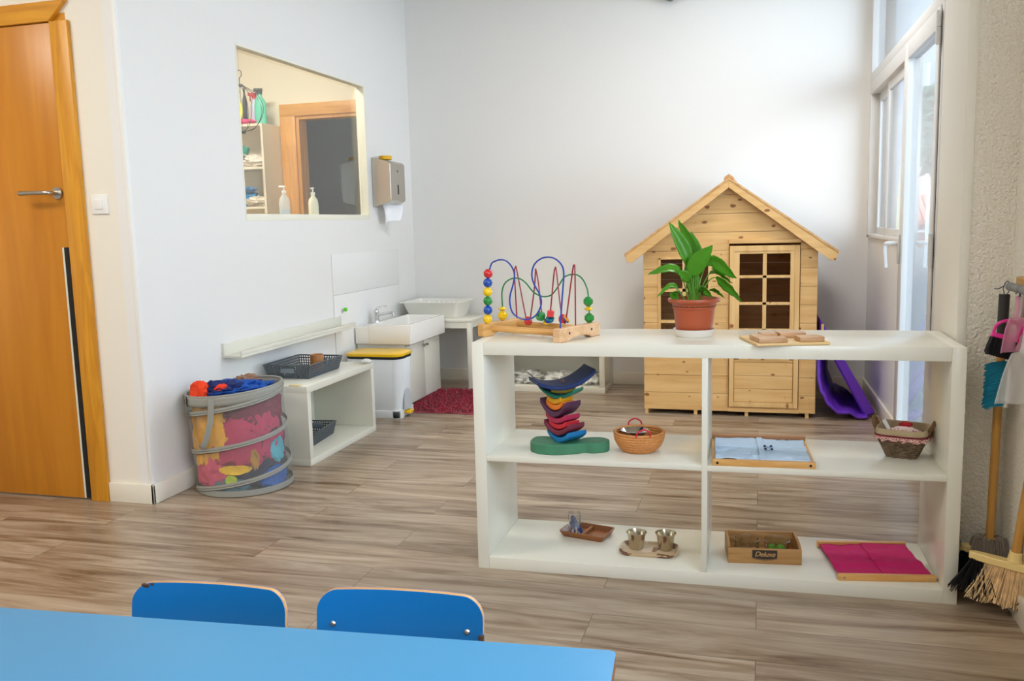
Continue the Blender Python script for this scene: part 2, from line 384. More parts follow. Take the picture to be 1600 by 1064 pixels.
# next room: back wall with door frame, far wall
b = nb(); box(b, -6, -3.50, 6.32, 6.42, 0, CZ); box(b, -3.50, -2.70, 6.32, 6.42, 2.055, CZ); box(b, -2.70, -2.556, 6.32, 6.42, 0, CZ)
struct('wall_next_room', b, mat('cream_room_paint', (238, 231, 212), .6), 'cream wall of the washroom seen through the indoor window')
b = nb(); box(b, -5, -2.2, 8.1, 8.2, 0, CZ); box(b, -5, -4.9, 6.42, 8.1, 0, CZ); box(b, -2.3, -2.2, 6.42, 8.1, 0, CZ); struct('wall_corridor', b, mat('slate_wall_paint', (112, 122, 132), .6), 'slate grey wall beyond the washroom doorway')
b = nb(); box(b, -6, -2.2, 6.32, 8.2, -.1, 0); struct('floor_corridor', b, FLOOR, 'floor of the corridor beyond the washroom')
d3 = nb(); box(d3, -3.63, -3.50, 6.30, 6.32, 0, 2.055, bev=.003); box(d3, -2.70, -2.57, 6.30, 6.32, 0, 2.055, bev=.003)
door3 = struct('door_3', d3, wood('pale_orange_frame', (228, 170, 84), (206, 142, 58), 'Z', 1.5, rough=.4), 'orange wooden door frame seen through the indoor window')
b = nb(); box(b, -3.63, -2.57, 6.30, 6.32, 2.055, 2.147, bev=.003); obj('head', b, wood('pale_orange_frame_across', (228, 170, 84), (206, 142, 58), 'X', 1.5, rough=.4), door3)
b = nb(); box(b, -3.50, -3.475, 6.32, 6.44, 0, 2.055); box(b, -2.725, -2.70, 6.32, 6.44, 0, 2.055); box(b, -3.475, -2.725, 6.32, 6.44, 2.03, 2.055); obj('jamb', b, MATS['pale_orange_frame'], door3)

# door_1 : orange door on the left
b = nb(); box(b, -3.665, -2.872, 3.160, 3.20, .008, 2.062, bev=.002)
door1 = struct('door_1', b, DOORW, 'orange wooden door at the left edge')
b = nb(); box(b, -2.866, -2.776, 3.150, 3.173, 0, 2.066, bev=.004); box(b, -3.755, -3.668, 3.150, 3.173, 0, 2.066, bev=.004); box(b, -2.872, -2.80, 3.173, 3.29, 0, 2.066); box(b, -3.70, -3.668, 3.173, 3.29, 0, 2.066)
obj('frame', b, FRAMEW, door1)
b = nb(); prism(b, [(-3.755, 2.147), (-2.776, 2.147), (-2.866, 2.066), (-3.668, 2.066)], 3.150, 3.173); box(b, -3.7, -2.8, 3.173, 3.29, 2.066, 2.10); obj('frame_head', b, FRAMEWX, door1, bevel=.003)
b = nb(); box(b, -2.906, -2.896, 3.1565, 3.160, .01, 1.128); obj('guard_strip', b, mat('pale_strip', (214, 216, 200), .4), door1)
b = nb(); box(b, -2.896, -2.873, 3.1565, 3.160, .01, 1.128); obj('finger_guard', b, BLACK, door1)
b = nb(); cyl(b, (-2.902, 3.160, 1.36), (-2.902, 3.150, 1.36), .026, .025, 32); h = obj('handle', b, STEEL, door1)
b = nb(); tube(b, [(-2.902, 3.150, 1.36), (-2.902, 3.115, 1.36), (-2.912, 3.103, 1.36), (-2.94, 3.10, 1.361), (-3.05, 3.10, 1.362)], .0095, 12); obj('lever', b, STEEL, h)
lp = thing('light_switch', 'square white light switch on the cream wall right of the orange door', 'light switch', (-2.703, 3.173, 1.307))
part('plate', WHITE2, lp, (-.041, .041, -.009, 0, -.041, .041), bev=.003)
part('rocker', WHITE2, lp, (-.021, .021, -.014, -.008, -.021, .021), bev=.002)

# window_2 (sliding), door_2, transom as window_3
w2 = nb()
for a in ((.075, .24, -.02, .06, 1.035, 1.06), (.075, 1.40, -.02, .06, 1.035, 1.058), (.075, .12, -.02, .06, 1.058, 1.96), (.075, 1.40, -.02, .06, 1.945, 2.06), (1.385, 1.43, -.02, .06, 1.035, 2.06)): rw(w2, *a, .003)
win2 = struct('window_2', w2, ALU, 'white aluminium sliding window left of the garden door')
for k, (s0, s1, d) in enumerate(((.12, .74, .03), (.66, 1.385, .005))):
    b = nb(); w = .06
    rw(b, s0, s0+w, d, d+.022, 1.058, 1.945, .002); rw(b, s1-w, s1, d, d+.022, 1.058, 1.945, .002); rw(b, s0+w, s1-w, d, d+.022, 1.058, 1.10, .002); rw(b, s0+w, s1-w, d, d+.022, 1.89, 1.945, .002)
    sa = obj('sash', b, ALU, win2)
    b = nb(); rw(b, s0+w, s1-w, d+.009, d+.013, 1.10, 1.89); obj('pane', b, GLASS, sa)
w3 = nb(); rw(w3, .075, .11, -.02, .06, 2.06, 2.75, .003); rw(w3, .075, 2.315, -.02, .06, 2.70, 2.75, .003); rw(w3, .075, 2.315, -.021, .06, 2.02, 2.075, .003); rw(w3, 2.28, 2.315, -.02, .06, 0, 2.75, .003)
win3 = struct('window_3', w3, ALU, 'fixed glass transom above the garden door')
b = nb(); rw(b, .11, 2.28, .018, .022, 2.075, 2.70); obj('pane', b, GLASS, win3)
dr = nb()
for a in ((1.432, 1.53, -.028, .03, .012, 2.015), (2.215, 2.275, -.028, .03, .012, 2.015), (1.53, 2.215, -.028, .03, .012, .10), (1.53, 2.215, -.028, .03, 1.93, 2.015)): rw(dr, *a, .004)
door2 = struct('door_2', dr, ALU, 'white aluminium glazed garden door')
b = nb(); rw(b, 1.53, 2.215, 0, .004, .10, 1.93); obj('pane', b, GLASS, door2)
for z in (1.86, .96, .2):
    b = nb(); pz = RW @ Vector((2.287, -.034, z)); cyl(b, pz, pz+Vector((0, 0, .065)), .010, seg=14); cyl(b, pz+Vector((0, 0, .069)), pz+Vector((0, 0, .134)), .010, seg=14); obj('hinge', b, ALU, door2)
b = nb(); rw(b, 2.276, 2.281, -.0215, -.018, 0, 2.0); obj('gasket', b, BLACK, door2)
b = nb(); rw(b, 1.455, 1.487, -.040, -.028, .93, 1.08, .004); hd = obj('handle', b, ALU, door2)
b = nb(); hp = [RW @ Vector(p) for p in ((1.471, -.040, 1.035), (1.471, -.085, 1.035), (1.462, -.095, 1.025), (1.462, -.097, .99), (1.465, -.09, .91))]; tube(b, hp, .011, 12); obj('lever', b, ALU, hd)

# ceiling luminaires
for i, (x, y, lx, ly, pw, c) in enumerate(LAMPS):
    t = thing('ceiling_light', LAMP_LABELS[i], 'ceiling light', (x, y, CZ), 0, 'ceiling light panels')
    part('housing', WHITE2, t, (-lx/2-.03, lx/2+.03, -ly/2-.03, ly/2+.03, -.035, 0), bev=.004)
    room_lamp('lamp', (0, 0, -.04), lx, ly, pw, c, t)

# ================================================================== OUTDOORS
b = nb(); box(b, .9, 30, 1, 40, -.14, -.04); struct('ground_terrace', b, mat('terrace_paving', (150, 150, 150), .8), 'terrace paving outside the garden door')
b = nb(); box(b, 1.02, 1.52, 8.9, 9.1, -.04, .885); struct('wall_terrace', b, stucco_mat('blue_grey_render', (128, 150, 176), 60), 'blue grey rendered parapet outside the door')
t = thing('balcony', 'pale concrete balcony slab above the garden door', 'balcony', (.9, 2.0, 2.92))
part('slab', mat('pale_concrete', (190, 200, 210), .8), t, (.01, 1.75, 0, 9.5, 0, .16))
part('edge_beam', mat('pale_concrete_edge', (200, 206, 212), .8), t, (1.68, 1.76, 0, 9.5, -.14, .0))
t = thing('brick_planter', 'red brick planter beyond the parapet outside the door', 'planter', (2.05, 11, -.04))
part('body', mat('red_brick', (176, 120, 104), .8, vary=.3, vscale=20), t, (-.25, .5, -.2, .2, 0, .85))
t = thing('terrace_railing', 'white metal railing seen through the garden door', 'railing', (0, 14, -.04))
b = nb()
for z in (.95, 1.5, 1.56): box(b, 1.9, 4, -.01, .01, z, z+.03)
obj('rail', b, ALU, t)
for x in (1.95, 2.3, 2.65, 3.0): part('post', ALU, t, (x, x+.04, -.02, .02, 0, 1.6))
t = thing('neighbour_building', 'pale neighbouring building with terracotta roof outside the garden door', 'building', (0, 20, -.04))
part('wall', mat('pale_render', (186, 200, 216), .8), t, (1.6, 8, 0, 4, 0, 6.6))
part('lower_wall', mat('pink_render', (214, 180, 172), .8), t, (2.85, 8, -.4, 0, 0, 3.0))
b = nb()
for k in range(16): tube(b, [(2.7+k*.12, -1.5, 1.05), (2.7+k*.12, -.4, 1.55)], .06, 8, 1)
obj('roof', b, mat('terracotta_tiles', (214, 150, 128), .8), t)
for z in (3.4, 4.9): 
    f = part('window', ALU, t, (3.2, 4.1, -.06, 0, z, z+1.1)); part('shutter', mat('grey_shutter', (150, 165, 180), .6), f, (3.26, 4.04, -.08, -.06, z+.06, z+1.04))
def foliage(name, n, c, r, sz, m, parent, seed):
    q = random.Random(seed); b = nb()
    for _ in range(n):
        d = Vector((q.gauss(0, 1), q.gauss(0, 1), q.gauss(0, 1))).normalized()*q.random()**.4
        p = Vector((c[0]+d.x*r[0], c[1]+d.y*r[1], c[2]+d.z*r[2]))
        a = Vector((q.uniform(-1, 1), q.uniform(-1, 1), q.uniform(-1, 1))).normalized()*sz; e = a.orthogonal().normalized()*sz*.5
        b.faces.new([b.verts.new(p+v) for v in (a, e, -a, -e)])
    return obj(name, b, m, parent, smooth=False)
t = thing('garden_tree', 'leafy tree behind the white railing outside the door', 'tree', (2.75, 16.2, -.04))
b = nb(); tube(b, [(0, 0, 0), (.04, 0, 1.2), (0, .05, 2.2)], lambda u: .09-.04*u, 10); obj('trunk', b, mat('bark', (96, 84, 72), .9), t)
foliage('crown', 900, (0, 0, 2.6), (.45, .6, .75), .13, mat('tree_leaves', (84, 108, 92), .7), t, 3)
for nm, lab, px_, py_, c, top in (('closed_parasol', 'folded pale yellow parasol on the terrace', 1.20, 8.3, (232, 222, 170), 2.0), ('closed_parasol', 'folded pink parasol on the terrace', 1.42, 9.9, (214, 170, 188), 2.0)):
    t = thing(nm, lab, 'parasol', (px_, py_, -.04))
    b = nb(); cyl(b, (0, 0, 0), (0, 0, top+.1), .018); obj('pole', b, ALU, t)
    b = nb(); lathe(b, [(.02, top-1.25), (.075, top-1.2), (.07, top-.7), (.05, top-.3), (.02, top)], 14); obj('canopy', b, mat(nm+str(c[0]), c, .8), t)
    b = nb(); lathe(b, [(.22, 0), (.22, .04), (.04, .08)], 24); obj('base', b, mat('concrete', (150, 150, 150), .8), t)

# ================================================================== WHITE SHELVING UNIT (front)
T = thing('shelving_unit', 'long white open shelving unit standing across the room, plant on top', 'shelving unit', (-.930, 2.779, 0), .0169)
L_, H_, D_ = 1.516, .789, .403
part('side_panel', WHITE, T, (0, .040, 0, D_, 0, H_), bev=.0012)
part('side_panel', WHITE, T, (L_-.040, L_, 0, D_, 0, H_), bev=.0012)
part('top_panel', WHITE, T, (.0402, L_-.0402, 0, D_, H_-.042, H_), bev=.001)
part('bottom_panel', WHITE, T, (.0402, L_-.0402, 0, D_, 0, .042), bev=.001)
part('divider', WHITE, T, (.757, .775, .001, D_-.001, .042, H_-.042), bev=.001)
part('shelf', WHITE, T, (.0402, .757, .001, D_-.001, .382, .400), bev=.001)
part('shelf', WHITE, T, (.775, L_-.0402, .001, D_-.001, .382, .400), bev=.001)
b = nb()
cyl(b, (1.217, .03, .0422), (1.217, .03, .0428), .0025, seg=10)
obj('screw_hole', b, mat('drill_hole', (70, 60, 50), .8), T)
TOPZ, MIDZ, LOWZ = H_, .400, .042

# ------------------------------------------------ bead maze
A = -.41
BM = thing('bead_maze', 'wooden bead maze with blue, green and red wires on the shelving unit', 'bead maze', (-.955, 2.935, TOPZ), A)
for x0 in (0, .329):
    b = nb()
    prism(b, [(-.004, 0), (.045, 0), (.075, .010), (.115, .013), (.155, .010), (.185, 0), (.234, 0), (.234, .046), (-.004, .046)], x0, x0+.03, plane='YZ')
    sp = obj('end_board', b, BEECHL if x0 else BEECHY, BM, bevel=.003)
    if x0:
        for y in (.05, .18): b = nb(); cyl(b, (x0+.0285, y, .027), (x0+.0305, y, .027), .0045, seg=12); obj('bolt', b, BLACK, sp)
for y in (.045, .19):
    b = nb(); cyl(b, (.028, y, .026), (.331, y, .026), .0115, seg=20); obj('dowel', b, BEECH, BM)
zl = lambda z: z-TOPZ
blue = [(.026, .833), (.03, .90), (.036, .99), (.05, 1.041), (.07, 1.054), (.097, 1.059), (.123, 1.053), (.144, 1.034), (.154, 1.009), (.147, .975), (.133, .938), (.131, .908), (.142, .878), (.17, .861), (.203, .858), (.235, .868), (.257, .891), (.267, .917), (.26, .945), (.238, .978), (.229, 1.01), (.24, 1.043), (.268, 1.063), (.3, 1.069), (.33, 1.062), (.354, 1.042), (.361, 1.012), (.354, .945), (.346, .869), (.343, .834)]
b = nb(); tube(b, [(x, .02, zl(z)) for x, z in blue], .0028, 8, 5); obj('blue_wire', b, mat('blue_wire', (34, 66, 164), .3), BM)
green = [(.014, .118, .834), (.014, .119, .891), (.014, .119, .938), (.026, .122, .969), (.052, .129, .986), (.08, .136, .987), (.104, .143, .972), (.129, .149, .943), (.148, .154, .93), (.172, .161, .923), (.2, .168, .93), (.224, .175, .959), (.246, .181, .991), (.272, .187, 1.001), (.295, .193, .999), (.313, .198, .984), (.325, .201, .96), (.332, .202, .93), (.338, .2, .834)]
b = nb(); tube(b, [(x, y, zl(z)) for x, y, z in green], .0026, 8, 5); obj('green_wire', b, mat('green_wire', (18, 122, 62), .3), BM)
red = [(.013, .202, .834), (.006, .203, .991), (.012, .202, 1.022), (.021, .199, 1.008), (.07, .185, .838), (.083, .181, .830), (.096, .177, .846), (.122, .17, .949), (.131, .167, 1.008), (.135, .165, 1.017), (.147, .163, .966), (.163, .158, .865), (.19, .150, .838), (.211, .144, .877), (.233, .138, .999), (.241, .136, 1.024), (.248, .134, 1.015), (.27, .127, .874), (.285, .122, .842), (.296, .12, .857), (.333, .109, 1.017), (.342, .106, 1.037), (.346, .105, 1.018), (.342, .109, .834)]
b = nb(); tube(b, [(x, y, zl(z)) for x, y, z in red], .0025, 8, 5); obj('red_wire', b, mat('red_wire', (150, 30, 48), .3), BM)
def bead(c, kind, m, r=.0162):
    b = nb()
    if kind == 's': lathe(b, [(.0026 if i in (0, 12) else r*sin(pi*i/12), -r*cos(pi*i/12)) for i in range(13)], 20, Matrix.Translation(c))
    elif kind == 'f': lathe(b, [(.003, -r), (.007, -r*.95), (r, -r*.38), (r, r*.38), (.007, r*.95), (.003, r)], 9, Matrix.Translation(c))
    elif kind == 'd': lathe(b, [(.003, -.007), (r*.55, -.0055), (r*.95, -.001), (r*.95, .001), (r*.55, .0055), (.003, .007)], 20, Matrix.Translation(c))
    else: return b
    return obj('bead', b, m, BM, ang=30 if kind == 'f' else 50)
for (x, z), m in zip([(.036, 1.024), (.033, .992), (.032, .960), (.031, .928), (.030, .896), (.028, .864)], (RED, BLUE, YEL, GREEN, BLUE, YEL)): bead((x, .02, zl(z)-.0135), 's', m)
bead((.014, .119, zl(.880)-.002), 'd', YEL); bead((.014, .118, zl(.853)), 'f', YEL, .0170)
bead((.331, .202, zl(.911)-.003), 'f', GREEN, .0170); bead((.334, .2, zl(.886)-.003), 'd', YEL); bead((.336, .2, zl(.857)-.006), 'f', GREEN, .0170)
def drum(c, ax, m, r=.016, h=.014, seg=20, hole=.005):
    b = nb(); M = frame_to(c, Vector(c)+Vector(ax))
    lathe(b, [(hole, 0), (r-.002, 0), (r, .002), (r, h-.002), (r-.002, h), (hole, h), (hole, 0)], seg, M, caps=False); return obj('bead', b, m, BM, ang=30)
drum((.083, .186, .041), (0, -1, .15), RED, .0155, .012)
drum((.165, .160, .062), (-.3, -1, .35), GREEN, .0170, .020, 9)
drum((.186, .160, .045), (.1, -.6, .8), YEL, .0150, .006); drum((.196, .156, .050), (.3, -.5, .8), BLUE, .016, .006); drum((.203, .152, .057), (.35, -.5, .8), mat('teal_paint', (20, 120, 140), .3), .015, .006)
drum((.208, .146, .066), (.2, 0, 1), mat('coral_paint', (226, 72, 72), .3), .0125, .022, 16)
drum((.279, .132, .062), (-.25, -1, .25), RED, .0165, .014, 9); drum((.288, .124, .060), (.6, .3, .5), BLUE, .0155, .005); drum((.293, .122, .063), (.6, .3, .5), mat('orange_paint', (226, 150, 40), .3), .014, .006)

# ------------------------------------------------ potted plant and saucer
PX, PY = -.213, 3.01
b = nb(); lathe(b, [(.0, 0), (.056, 0), (.060, .003), (.068, .024), (.070, .026), (.0675, .026), (.058, .006), (0, .004)], 40)
sc = obj('plant_saucer', b, mat('saucer_white', (236, 232, 224), .4), loc=(PX, PY, TOPZ)); tag(sc, 'round white plastic saucer under the terracotta pot', 'saucer')
PL = thing('potted_plant', 'green peace lily plant in a terracotta plastic pot on the shelving unit', 'potted plant', (PX, PY, TOPZ+.0062))
b = nb(); lathe(b, [(0, 0), (.054, 0), (.057, .003), (.064, .045), (.068, .086), (.0705, .088), (.073, .108), (.084, .110), (.0875, .116), (.086, .122), (.079, .123), (.076, .118), (.072, .098), (.070, .096), (0, .096)], 48)
obj('pot', b, mat('terracotta_plastic', (168, 80, 48), .38, vary=.05), PL)
b = nb(); lathe(b, [(0, .104), (.04, .106), (.0725, .099), (.0725, .0965), (0, .0965)], 24); obj('soil', b, mat('potting_soil', (66, 46, 34), .95, bump=1, bscale=120), PL)
def leaf_mat():
    m = mat('plant_leaf', (58, 128, 34), .32); n = m.node_tree; p = n.nodes['Principled BSDF']; L = n.links.new
    tc = n.nodes.new('ShaderNodeTexCoord'); w = n.nodes.new('ShaderNodeTexWave'); w.inputs['Scale'].default_value = 22; w.inputs['Distortion'].default_value = 1
    mp = n.nodes.new('ShaderNodeMapping'); mp.inputs['Rotation'].default_value = (0, 0, 0)
    L(tc.outputs['UV'], mp.inputs[0]); L(mp.outputs[0], w.inputs['Vector'])
    r = n.nodes.new('ShaderNodeValToRGB'); r.color_ramp.elements[0].color = lin((48, 118, 22))+(1,); r.color_ramp.elements[1].color = lin((104, 176, 46))+(1,)
    a = n.nodes.new('ShaderNodeTexNoise'); a.inputs['Scale'].default_value = 9; L(tc.outputs['Object'], a.inputs['Vector'])
    L(a.outputs[0], r.inputs[0]); L(r.outputs[0], p.inputs['Base Color'])
    p.inputs['Subsurface Weight'].default_value = .0
    # veins run as fine ridges over the blade
    v = n.nodes.new('ShaderNodeTexNoise'); v.inputs['Scale'].default_value = 60; L(tc.outputs['Object'], v.inputs['Vector'])
    bp = n.nodes.new('ShaderNodeBump'); bp.inputs['Strength'].default_value = .25; bp.inputs['Distance'].default_value = .003; L(v.outputs[0], bp.inputs['Height']); L(bp.outputs[0], p.inputs['Normal'])
    t = n.nodes.new('ShaderNodeBsdfTranslucent'); t.inputs[0].default_value = lin((110, 190, 40))+(1,)
    mx = n.nodes.new('ShaderNodeMixShader'); mx.inputs[0].default_value = .25; o = n.nodes['Material Output']
    L(p.outputs[0], mx.inputs[1]); L(t.outputs[0], mx.inputs[2]); L(mx.outputs[0], o.inputs[0])
    return m
LEAF = leaf_mat(); STEM = mat('plant_stem', (96, 150, 50), .4)
def leaf(base, mid, tip, w, start=.35, dy=0, roll=0, extra=None):
    pts = [Vector((base[0], 0, base[1])), Vector((mid[0], dy*.6, mid[1]))]
    if extra: pts.append(Vector((extra[0], dy*.85, extra[1])))
    pts.append(Vector((tip[0], dy, tip[1])))
    P = spline(pts, 10); N = len(P)-1; i0 = int(N*start)
    b = nb(); tube(b, P[:i0+1], lambda u: .0028-.001*u, 6, 1)
    st = obj('stem', b, STEM, PL)
    b = nb(); rows = []
    for i in range(i0, N+1):
        u = (i-i0)/(N-i0); t = (P[min(i+1, N)]-P[max(i-1, 0)]).normalized()
        side = Vector((t.z, 0, -t.x))
        side = side.normalized() if side.length > .1 else Vector((1, 0, 0))
        side = (Matrix.Rotation(roll, 3, t) @ side)
        nrm = t.cross(side).normalized()
        ww = w*(sin(pi*min(1, u**.72)))**.85*(1 if u < .98 else .2)+.0006
        rows.append([b.verts.new(P[i]+side*ww*k+nrm*(-abs(k)*ww*.32+.0016*sin(u*26)*abs(k))) for k in (-1, -.66, -.33, 0, .33, .66, 1)])
    for a, c in zip(rows, rows[1:]):
        for k in range(6): b.faces.new((a[k], a[k+1], c[k+1], c[k]))
    o = obj('leaf', b, LEAF, PL, solid=.0007, ang=80); return o
z0 = -.005
for args in (((-.012, .10), (-.021, .255), (-.081, .378), .023, .42, -.02, .3), ((-.010, .10), (.000, .27), (-.054, .385), .020, .42, .02, -.5), ((-.004, .10), (.012, .25), (-.012, .345), .015, .42, .03, .3),
             ((-.002, .10), (.004, .225), (.062, .300), .030, .38, -.04, .25), ((.000, .10), (.050, .245), (.139, .190), .026, .42, -.03, .5), ((-.012, .10), (-.055, .215), (-.152, .205), .020, .42, -.03, .9),
             ((-.02, .10), (-.065, .165), (-.118, .130), .013, .35, -.05, 1.0), ((.0, .10), (.059, .212), (.125, .170), .015, .4, .03, 1.0), ((-.006, .10), (-.020, .188), (-.048, .216), .017, .4, -.06, .1),
             ((.010, .10), (.028, .153), (.064, .130), .016, .35, -.05, .6), ((.004, .10), (.059, .152), (.100, .124), .012, .4, .0, 1.0), ((-.036, .10), (-.066, .135), (-.046, .150), .013, .2, -.05, .6),
             ((-.010, .10), (-.016, .19), (-.030, .240), .014, .45, .04, -.3), ((-.006, .10), (-.004, .17), (.004, .225), .022, .2, .02, .2)):
    leaf(*args)
leaf((0, .10), (.06, .190), (.157, .114), .021, .42, -.045, .8, extra=(.112, .165))
for k in range(7):
    b = nb(); a = -.014+k*.005; tube(b, [(a, .0, .10), (a*1.1, -.01, .15), (a*1.6-.004, -.012, .19+.012*(k % 3))], .0022, 6, 4); obj('stem', b, STEM, PL)

# ------------------------------------------------ puzzle board and blocks
PB = .285
b = nb(); box(b, 0, .226, 0, .205, .0015, .010, bev=.0025)
bd = obj('puzzle_board', b, mat('birch_board', (224, 190, 132), .45, vary=.08), loc=(-.007, 2.762, TOPZ-.0005)); bd.rotation_euler = (0, 0, PB); tag(bd, 'thin pale wooden board with raised blocks, right of the plant', 'board')
def wblock(x0, x1, y0, y1, lab):
    b = nb(); box(b, 0, x1-x0, 0, y1-y0, 0, .0155, bev=.002)
    p = Matrix.Rotation(PB, 3, 'Z') @ Vector((x0, y0, 0))
    o = obj('wooden_block', b, OAKB, loc=(-.007+p.x, 2.762+p.y, TOPZ+.0098)); o.rotation_euler = (0, 0, PB); tag(o, lab, 'block', 'wooden blocks on the board')
wblock(.008, .096, .004, .060, 'largest wooden block, at the front left corner of the board')
wblock(.008, .046, .066, .112, 'small square wooden block behind the front left block')
wblock(.050, .100, .118, .168, 'wooden block at the back left of the pale board')
wblock(.108, .190, .112, .170, 'oblong wooden block at the back right of the board')
wblock(.136, .212, .010, .066, 'wooden block at the front right corner of the board')

# ------------------------------------------------ stacked rocking pieces
def sblock(name, lab, c, rz, w, d, t, sag, m, tilt=(0, 0), wave=0, flatb=False):
    """curved tile: arc profile of width w (opening upwards), thickness t, extruded over depth d"""
    b = nb(); n = 16; top = []; bot = []
    for i in range(n+1):
        u = -1+2*i/n; x = u*w/2; z = sag*u*u
        top.append((x, z+t)); bot.append((x, (z if not flatb else 0)))
    prism(b, bot+top[::-1], -d/2, d/2)
    o = obj(name, b, m, loc=c, bevel=.0035, ang=35); o.rotation_euler = (tilt[0], tilt[1], rz); tag(o, lab, 'stacking block', 'stacked curved wooden blocks'); return o
sx, sy = -.655, 2.895
def wd(name, rgb): return mat(name, rgb, .55, vary=.1, vscale=25)
b = nb(); pts = []
outl = spline([(-.135, .012, 0), (-.125, .045, 0), (-.08, .052, 0), (-.03, .030, 0), (.02, .030, 0), (.055, .055, 0), (.10, .062, 0), (.132, .035, 0), (.128, -.005, 0), (.09, -.030, 0), (.055, -.028, 0), (.02, -.050, 0), (-.04, -.072, 0), (-.10, -.062, 0), (-.132, -.028, 0), (-.135, .012, 0)], 5)[:-1]
prism(b, [(p.x, p.y) for p in outl], 0, .036, plane='XY')
o = obj('stacking_base', b, wd('sage_green_stain', (62, 122, 90)), loc=(-.625, 2.900, MIDZ), bevel=.003, ang=35); o.rotation_euler = (0, 0, .04); tag(o, 'wavy sage green wooden base under the coloured curved blocks', 'stacking block')
z = MIDZ+.036
Cc = -.62
for nm, lab, h, w, d, t, sag, rgb, rz, dx, dy in (
    ('curved_block', 'bright blue curved block directly on the green wavy base', .0, .110, .088, .017, .026, (8, 112, 172), -.65, .020, .005),
    ('curved_block', 'wine red curved block lying on the bright blue block', .025, .125, .078, .017, .030, (112, 36, 56), -.60, .012, 0),
    ('curved_block', 'bright red short curved block above the wine red block', .045, .086, .068, .018, .014, (196, 36, 50), -.65, .012, 0),
    ('curved_block', 'raspberry curved block below the purple block', .0655, .100, .072, .018, .018, (166, 34, 74), -.65, .008, 0),
    ('curved_block', 'dark purple curved block with high arms in the middle of the stack', .088, .128, .075, .018, .042, (82, 42, 72), -.60, .000, 0),
    ('curved_block', 'orange curved block resting in the dark purple block', .1105, .082, .062, .018, .016, (222, 120, 26), -.65, .000, 0),
    ('curved_block', 'golden yellow curved block on the orange block', .131, .074, .058, .018, .012, (216, 156, 18), -.65, -.002, 0)):
    o = sblock(nm, lab, (sx+dx, sy+dy, z+h), rz, w, d, t, sag, wd('stain_%d_%d' % rgb[:2], rgb))
o = sblock('curved_block', 'teal green curved block with pointed ends near the top of the stack', (sx+.002, sy, z+.152), -.30, .140, .070, .012, .030, wd('teal_stain', (28, 116, 96)), (0, .05))
o = sblock('curved_block', 'olive yellow flat block between the teal and navy blocks', (sx+.014, sy, z+.170), .1, .082, .050, .015, .006, wd('olive_stain', (164, 142, 40)), (0, -.06))
o = sblock('curved_block', 'large navy blue curved block on top of the stack', (sx+.014, sy, z+.190), .50, .205, .130, .015, .034, wd('navy_stain', (8, 38, 92)), (0, -.16))
b = nb(); lathe(b, [(0, .004), (.005, .003), (.006, 0), (.005, -.004)], 14); obj('knob', b, WALNUT, o, loc=(.0, .0, .019))

# ------------------------------------------------ coiled basket with steel bowl
BK = thing('coiled_basket', 'round coiled wicker basket with red loop handles on the middle shelf', 'basket', (-.392, 2.945, MIDZ), .3)
prof = [(0, .002)]
def coil(b, R0, R1, z0, z1, n, r):
    for k in range(n):
        u = k/(n-1); R = R0+(R1-R0)*sin(u*1.75)**.8; zz = z0+(z1-z0)*u
        sheet(b, lambda a, c, R=R, zz=zz: Vector(((R+r*cos(2*pi*c))*cos(2*pi*a), (R+r*cos(2*pi*c))*sin(2*pi*a), zz+r*sin(2*pi*c))), 48, 8, True)
b = nb(); lathe(b, [(0, .001), (.055, .001), (.055, .007), (0, .007)], 32); coil(b, .055, .083, .006, .066, 8, .0052)
obj('body', b, mat('coiled_straw', (206, 140, 78), .6, bump=.3, bscale=400, vary=.12, vscale=90), BK)
for s in (-1, 1):
    b = nb(); tube(b, [(-.024, s*.082, .064), (-.020, s*.086, .082), (0, s*.088, .092), (.020, s*.086, .082), (.024, s*.082, .064)], .0028, 8); obj('handle', b, mat('red_cord', (196, 40, 52), .5), BK)
b = nb(); lathe(b, [(0, 0), (.022, 0), (.036, .020), (.045, .032), (.049, .033), (.045, .034), (.035, .0215), (.022, .0025), (0, .0022)], 32)
o = obj('steel_bowl', b, CHROME, loc=(-.407, 2.950, MIDZ+.0375)); tag(o, 'small shiny steel bowl inside the round coiled basket', 'bowl')
b = nb(); ball(b, (0, 0, .018), .040, 16, .45); o = obj('felt_ball', b, mat('brown_felt', (92, 56, 40), .9), loc=(-.392, 2.945, MIDZ+.007)); tag(o, 'dark brown felt pad under the steel bowl in the coiled basket', 'felt pad')

# ------------------------------------------------ dressing frames
def cloth_sheet(x0, x1, y0, y1, zf, nu=40, nv=26):
    b = nb(); sheet(b, lambda u, v: Vector((x0+(x1-x0)*u, y0+(y1-y0)*v, zf(x0+(x1-x0)*u, y0+(y1-y0)*v))), nu, nv); return b
DF = thing('dressing_frame', 'wooden dressing frame with light blue cloth and buckles on the middle shelf', 'dressing frame', (-.140, 2.795, MIDZ), .055)
b = nb(); box(b, 0, .315, 0, .018, 0, .020, bev=.002); f1 = obj('rail', b, BEECH, DF)
b = nb()
for x in (.016, .299): cyl(b, (x, .0005, .010), (x, -.001, .010), .0042, seg=14)
obj('screw', b, BLACK, f1)
b = nb(); box(b, 0, .315, .315, .333, 0, .026, bev=.002); obj('rail', b, wood('brown_rail', (176, 122, 76), (150, 98, 56), 'X', 2), DF)
LB = mat('light_blue_cotton', (186, 208, 230), .85, bump=.3, bscale=300)
def zc(x, y): return .016+.012*noise.noise(Vector((x*9, y*34, 0)))+.004*noise.noise(Vector((x*30, y*70, 9)))+.010*max(0, (y-.22)/.1)**2*.6*abs(noise.noise(Vector((x*30, y*8, 4))))+.004*max(0, 1-y/.05)
obj('cloth', cloth_sheet(.010, .162, .018, .316, zc), LB, DF, solid=.002)
